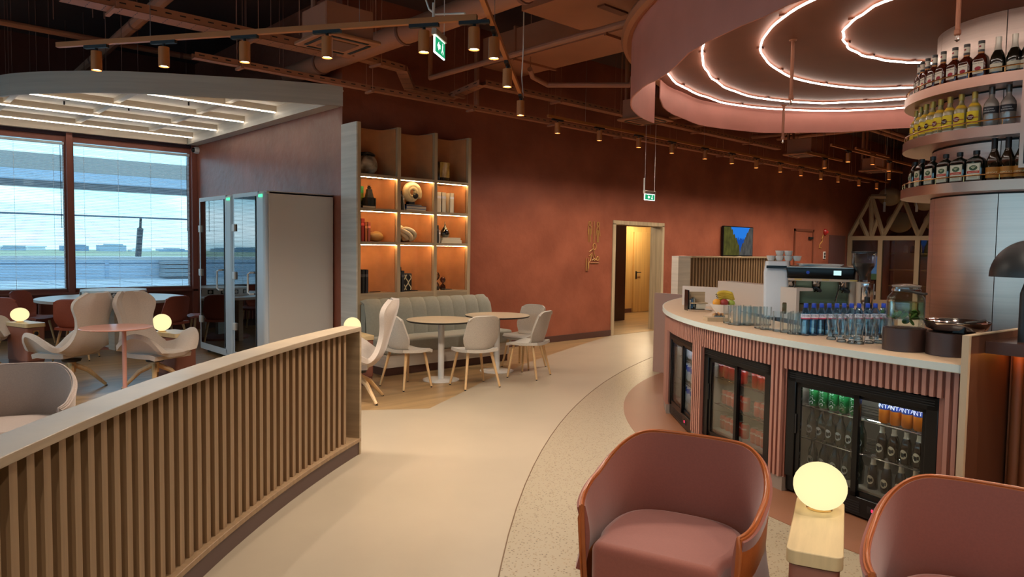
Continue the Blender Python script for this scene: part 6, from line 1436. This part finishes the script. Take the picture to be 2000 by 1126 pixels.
t = thing('zigzag_pictogram', 'thin bronze zigzag outline sign left of the dark panel', 'pictogram', (19.4, YB, 1.9)); obj('outline', MB().tube(wl([(19.5, 2.12), (19.42, 2.0), (19.46, 1.95), (19.3, 1.85), (19.28, 1.76), (19.42, 1.76)]), .012, 5), pict, t, world=True)
t = thing('door_4', 'dull purple brown service hatch door at the far end of the terracotta wall', 'door', (20.4, YB, 0)); t['kind'] = 'structure'; del t['category']; obj('leaf', MB().span((19.9, YB - .02, .02), (20.95, YB, 2.12)), mat('hatch', '#5f3d3a', .5), t, world=True, smooth=0)
# slatted screen behind the bar
t = thing('slat_screen', 'tall slatted oak screen with pale end panel beyond the bar', 'screen', (10.72, 7.3, 0))
obj('end_panel', MB().span((10.72, 7.26, 0), (11.1, 7.4, 1.53)), greyoak, t, world=True, smooth=0); obj('cap', MB().span((11.1, 7.24, 1.50), (14.6, 7.42, 1.53)), oakh, t, world=True, smooth=0); obj('back_panel', MB().span((11.1, 7.37, .1), (14.6, 7.4, 1.5)), darkback, t, world=True, smooth=0); obj('base_rail', MB().span((11.1, 7.25, 0), (14.6, 7.4, .1)), oakh, t, world=True, smooth=0)
ss = MB().box((0, 0, .7), (.05, .06, 1.4)).mesh('slat', fence_oak, 0)
for k in range(35): o = obj('slat', ss, None, t); o.location = (11.15 + .1 * k - 10.72, .02, .1)

# ================================================================== FAR RIGHT: glazed timber frame, globes
XF = 21.1; trussm = mat('truss_paint', '#9a8468', .6)
t = thing('glazed_screen', 'beige timber framed glass screen with triangular trusses at the far end', 'screen', (XF, 7, 0))
YS = [8.5, 7.67, 6.72, 5.8, 4.9, 4.0]
for y in YS: obj('post', MB().span((XF, y - .06, 0), (XF + .12, y + .06, 2.0)), trussm, t, world=True, smooth=0)
obj('rail', MB().span((XF, 3.9, 2.0), (XF + .12, 8.56, 2.12)), trussm, t, world=True, smooth=0)
for y0, y1 in zip(YS, YS[1:]): obj('pane', MB().span((XF + .05, y1 + .06, 0), (XF + .06, y0 - .06, 2.0)), glass('screen_glass', '#c9c4c0', .9, .04), t, world=True, smooth=0)
def member(a, b, w=.09):
    a, b = V((XF + .06, *a)), V((XF + .06, *b)); obj('truss_member', MB().tube([a, b], w * .7, 4), trussm, t, world=True, smooth=0)
def yz(px, py): p = Xp(px, py, XF); return (p.y, p.z)
for a, b in (((1657, 462), (1700, 384)), ((1700, 384), (1700, 462)), ((1701, 384), (1724, 462)), ((1678, 428), (1693, 462)), ((1712, 428), (1700, 462)), ((1700, 383), (1730, 383)), ((1722, 462), (1763, 388)), ((1764, 388), (1793, 462)), ((1793, 462), (1830, 388)), ((1764, 385), (1840, 385))): member(yz(*a), yz(*b))
globep = mat('globe_paper', '#c0a27c', .7)
for i, (px, py, r) in enumerate(((1738, 384, .31), (1757, 434, .36), (1806, 395, .27), (1826, 432, .3))):
    p = Xp(px, py, (22.4, 23.3, 22.2, 23.6)[i]); o = thing('globe_pendant', ['upper left', 'lower', 'upper right', 'partly hidden'][i] + ' unlit paper globe pendant beyond the far glass screen', 'pendant', p, 0, 'globe pendants')
    obj('globe_shade', MB().lathe([(r * cos(a), r * .86 * sin(a)) for a in [-pi / 2 + pi * k / 14 for k in range(15)]], 28), globep, o, smooth=80); obj('cord', MB().tube([(0, 0, r * .8), (0, 0, CEIL - p.z)], .008, 5), blackm, o)
for i, px in enumerate((1727, 1790)):
    p = Xp(px, 412, 22.0); o = thing('tube_pendant', ['left', 'right'][i] + ' slim white tube pendant beside the globe pendants', 'pendant', p, 0, 'tube pendants'); obj('tube_body', MB().lathe([(.035, -.02), (.035, .26), (0, .26)], 14), white, o); obj('cord', MB().tube([(0, 0, .26), (0, 0, CEIL - p.z)], .006, 5), white, o)
t = thing('display_shelf', 'pale shelf unit with ornaments behind the far glass screen', 'shelf', (24.6, 7.9, 0)); sf = mat('shelf_ochre', '#b39a5e', .6)
obj('unit_back', MB().span((24.6, 7.1, 0), (24.7, 8.5, 2.2)), sf, t, world=True, smooth=0)
for z in (.6, 1.1, 1.62): obj('shelf_board', MB().span((24.2, 7.1, z), (24.6, 8.5, z + .04)), sf, t, world=True, smooth=0)
for k in range(5): obj('ornament', MB().lathe([(.05, 0), (.07, .03), (.06, .18 + .03 * (k % 3)), (.03, .22 + .03 * (k % 3)), (0, .23 + .03 * (k % 3))], 12, Matrix.Translation((24.4, 7.3 + .2 * k, 1.66))), mat('ornament_%d' % (k % 2), ['#c9b88a', '#4a3a2c'][k % 2], .5), t, world=True)
p0, p1 = Xp(1701, 500, 23.0), Xp(1717, 546, 23.0); t = thing('blue_picture', 'small glowing blue picture in a dark frame behind the far glass screen', 'picture', (23, p0.y, p1.z)); obj('frame', MB().span((23, p1.y - .04, p1.z - .04), (23.04, p0.y + .04, p0.z + .04)), blackm, t, world=True, smooth=0); obj('picture', MB().span((22.995, p1.y, p1.z), (23.0, p0.y, p0.z)), emis('blue_glow', '#5a9ad8', .55), t, world=True, smooth=0); obj('meadow', MB().span((22.99, p1.y, p1.z), (22.996, p0.y, p1.z + .18)), emis('meadow_glow', '#4f7a54', .5), t, world=True, smooth=0); obj('easel', MB().tube([(23.05, (p0.y + p1.y) / 2, 0), (23.05, (p0.y + p1.y) / 2, p0.z)], .03, 6), blackm, t, world=True)  # picture and meadow faces are emissive, they glow by themselves
spot('far_room_lamp', (23.6, 6.6, 2.6), 60, 140, (1, .8, .55), None, .8)
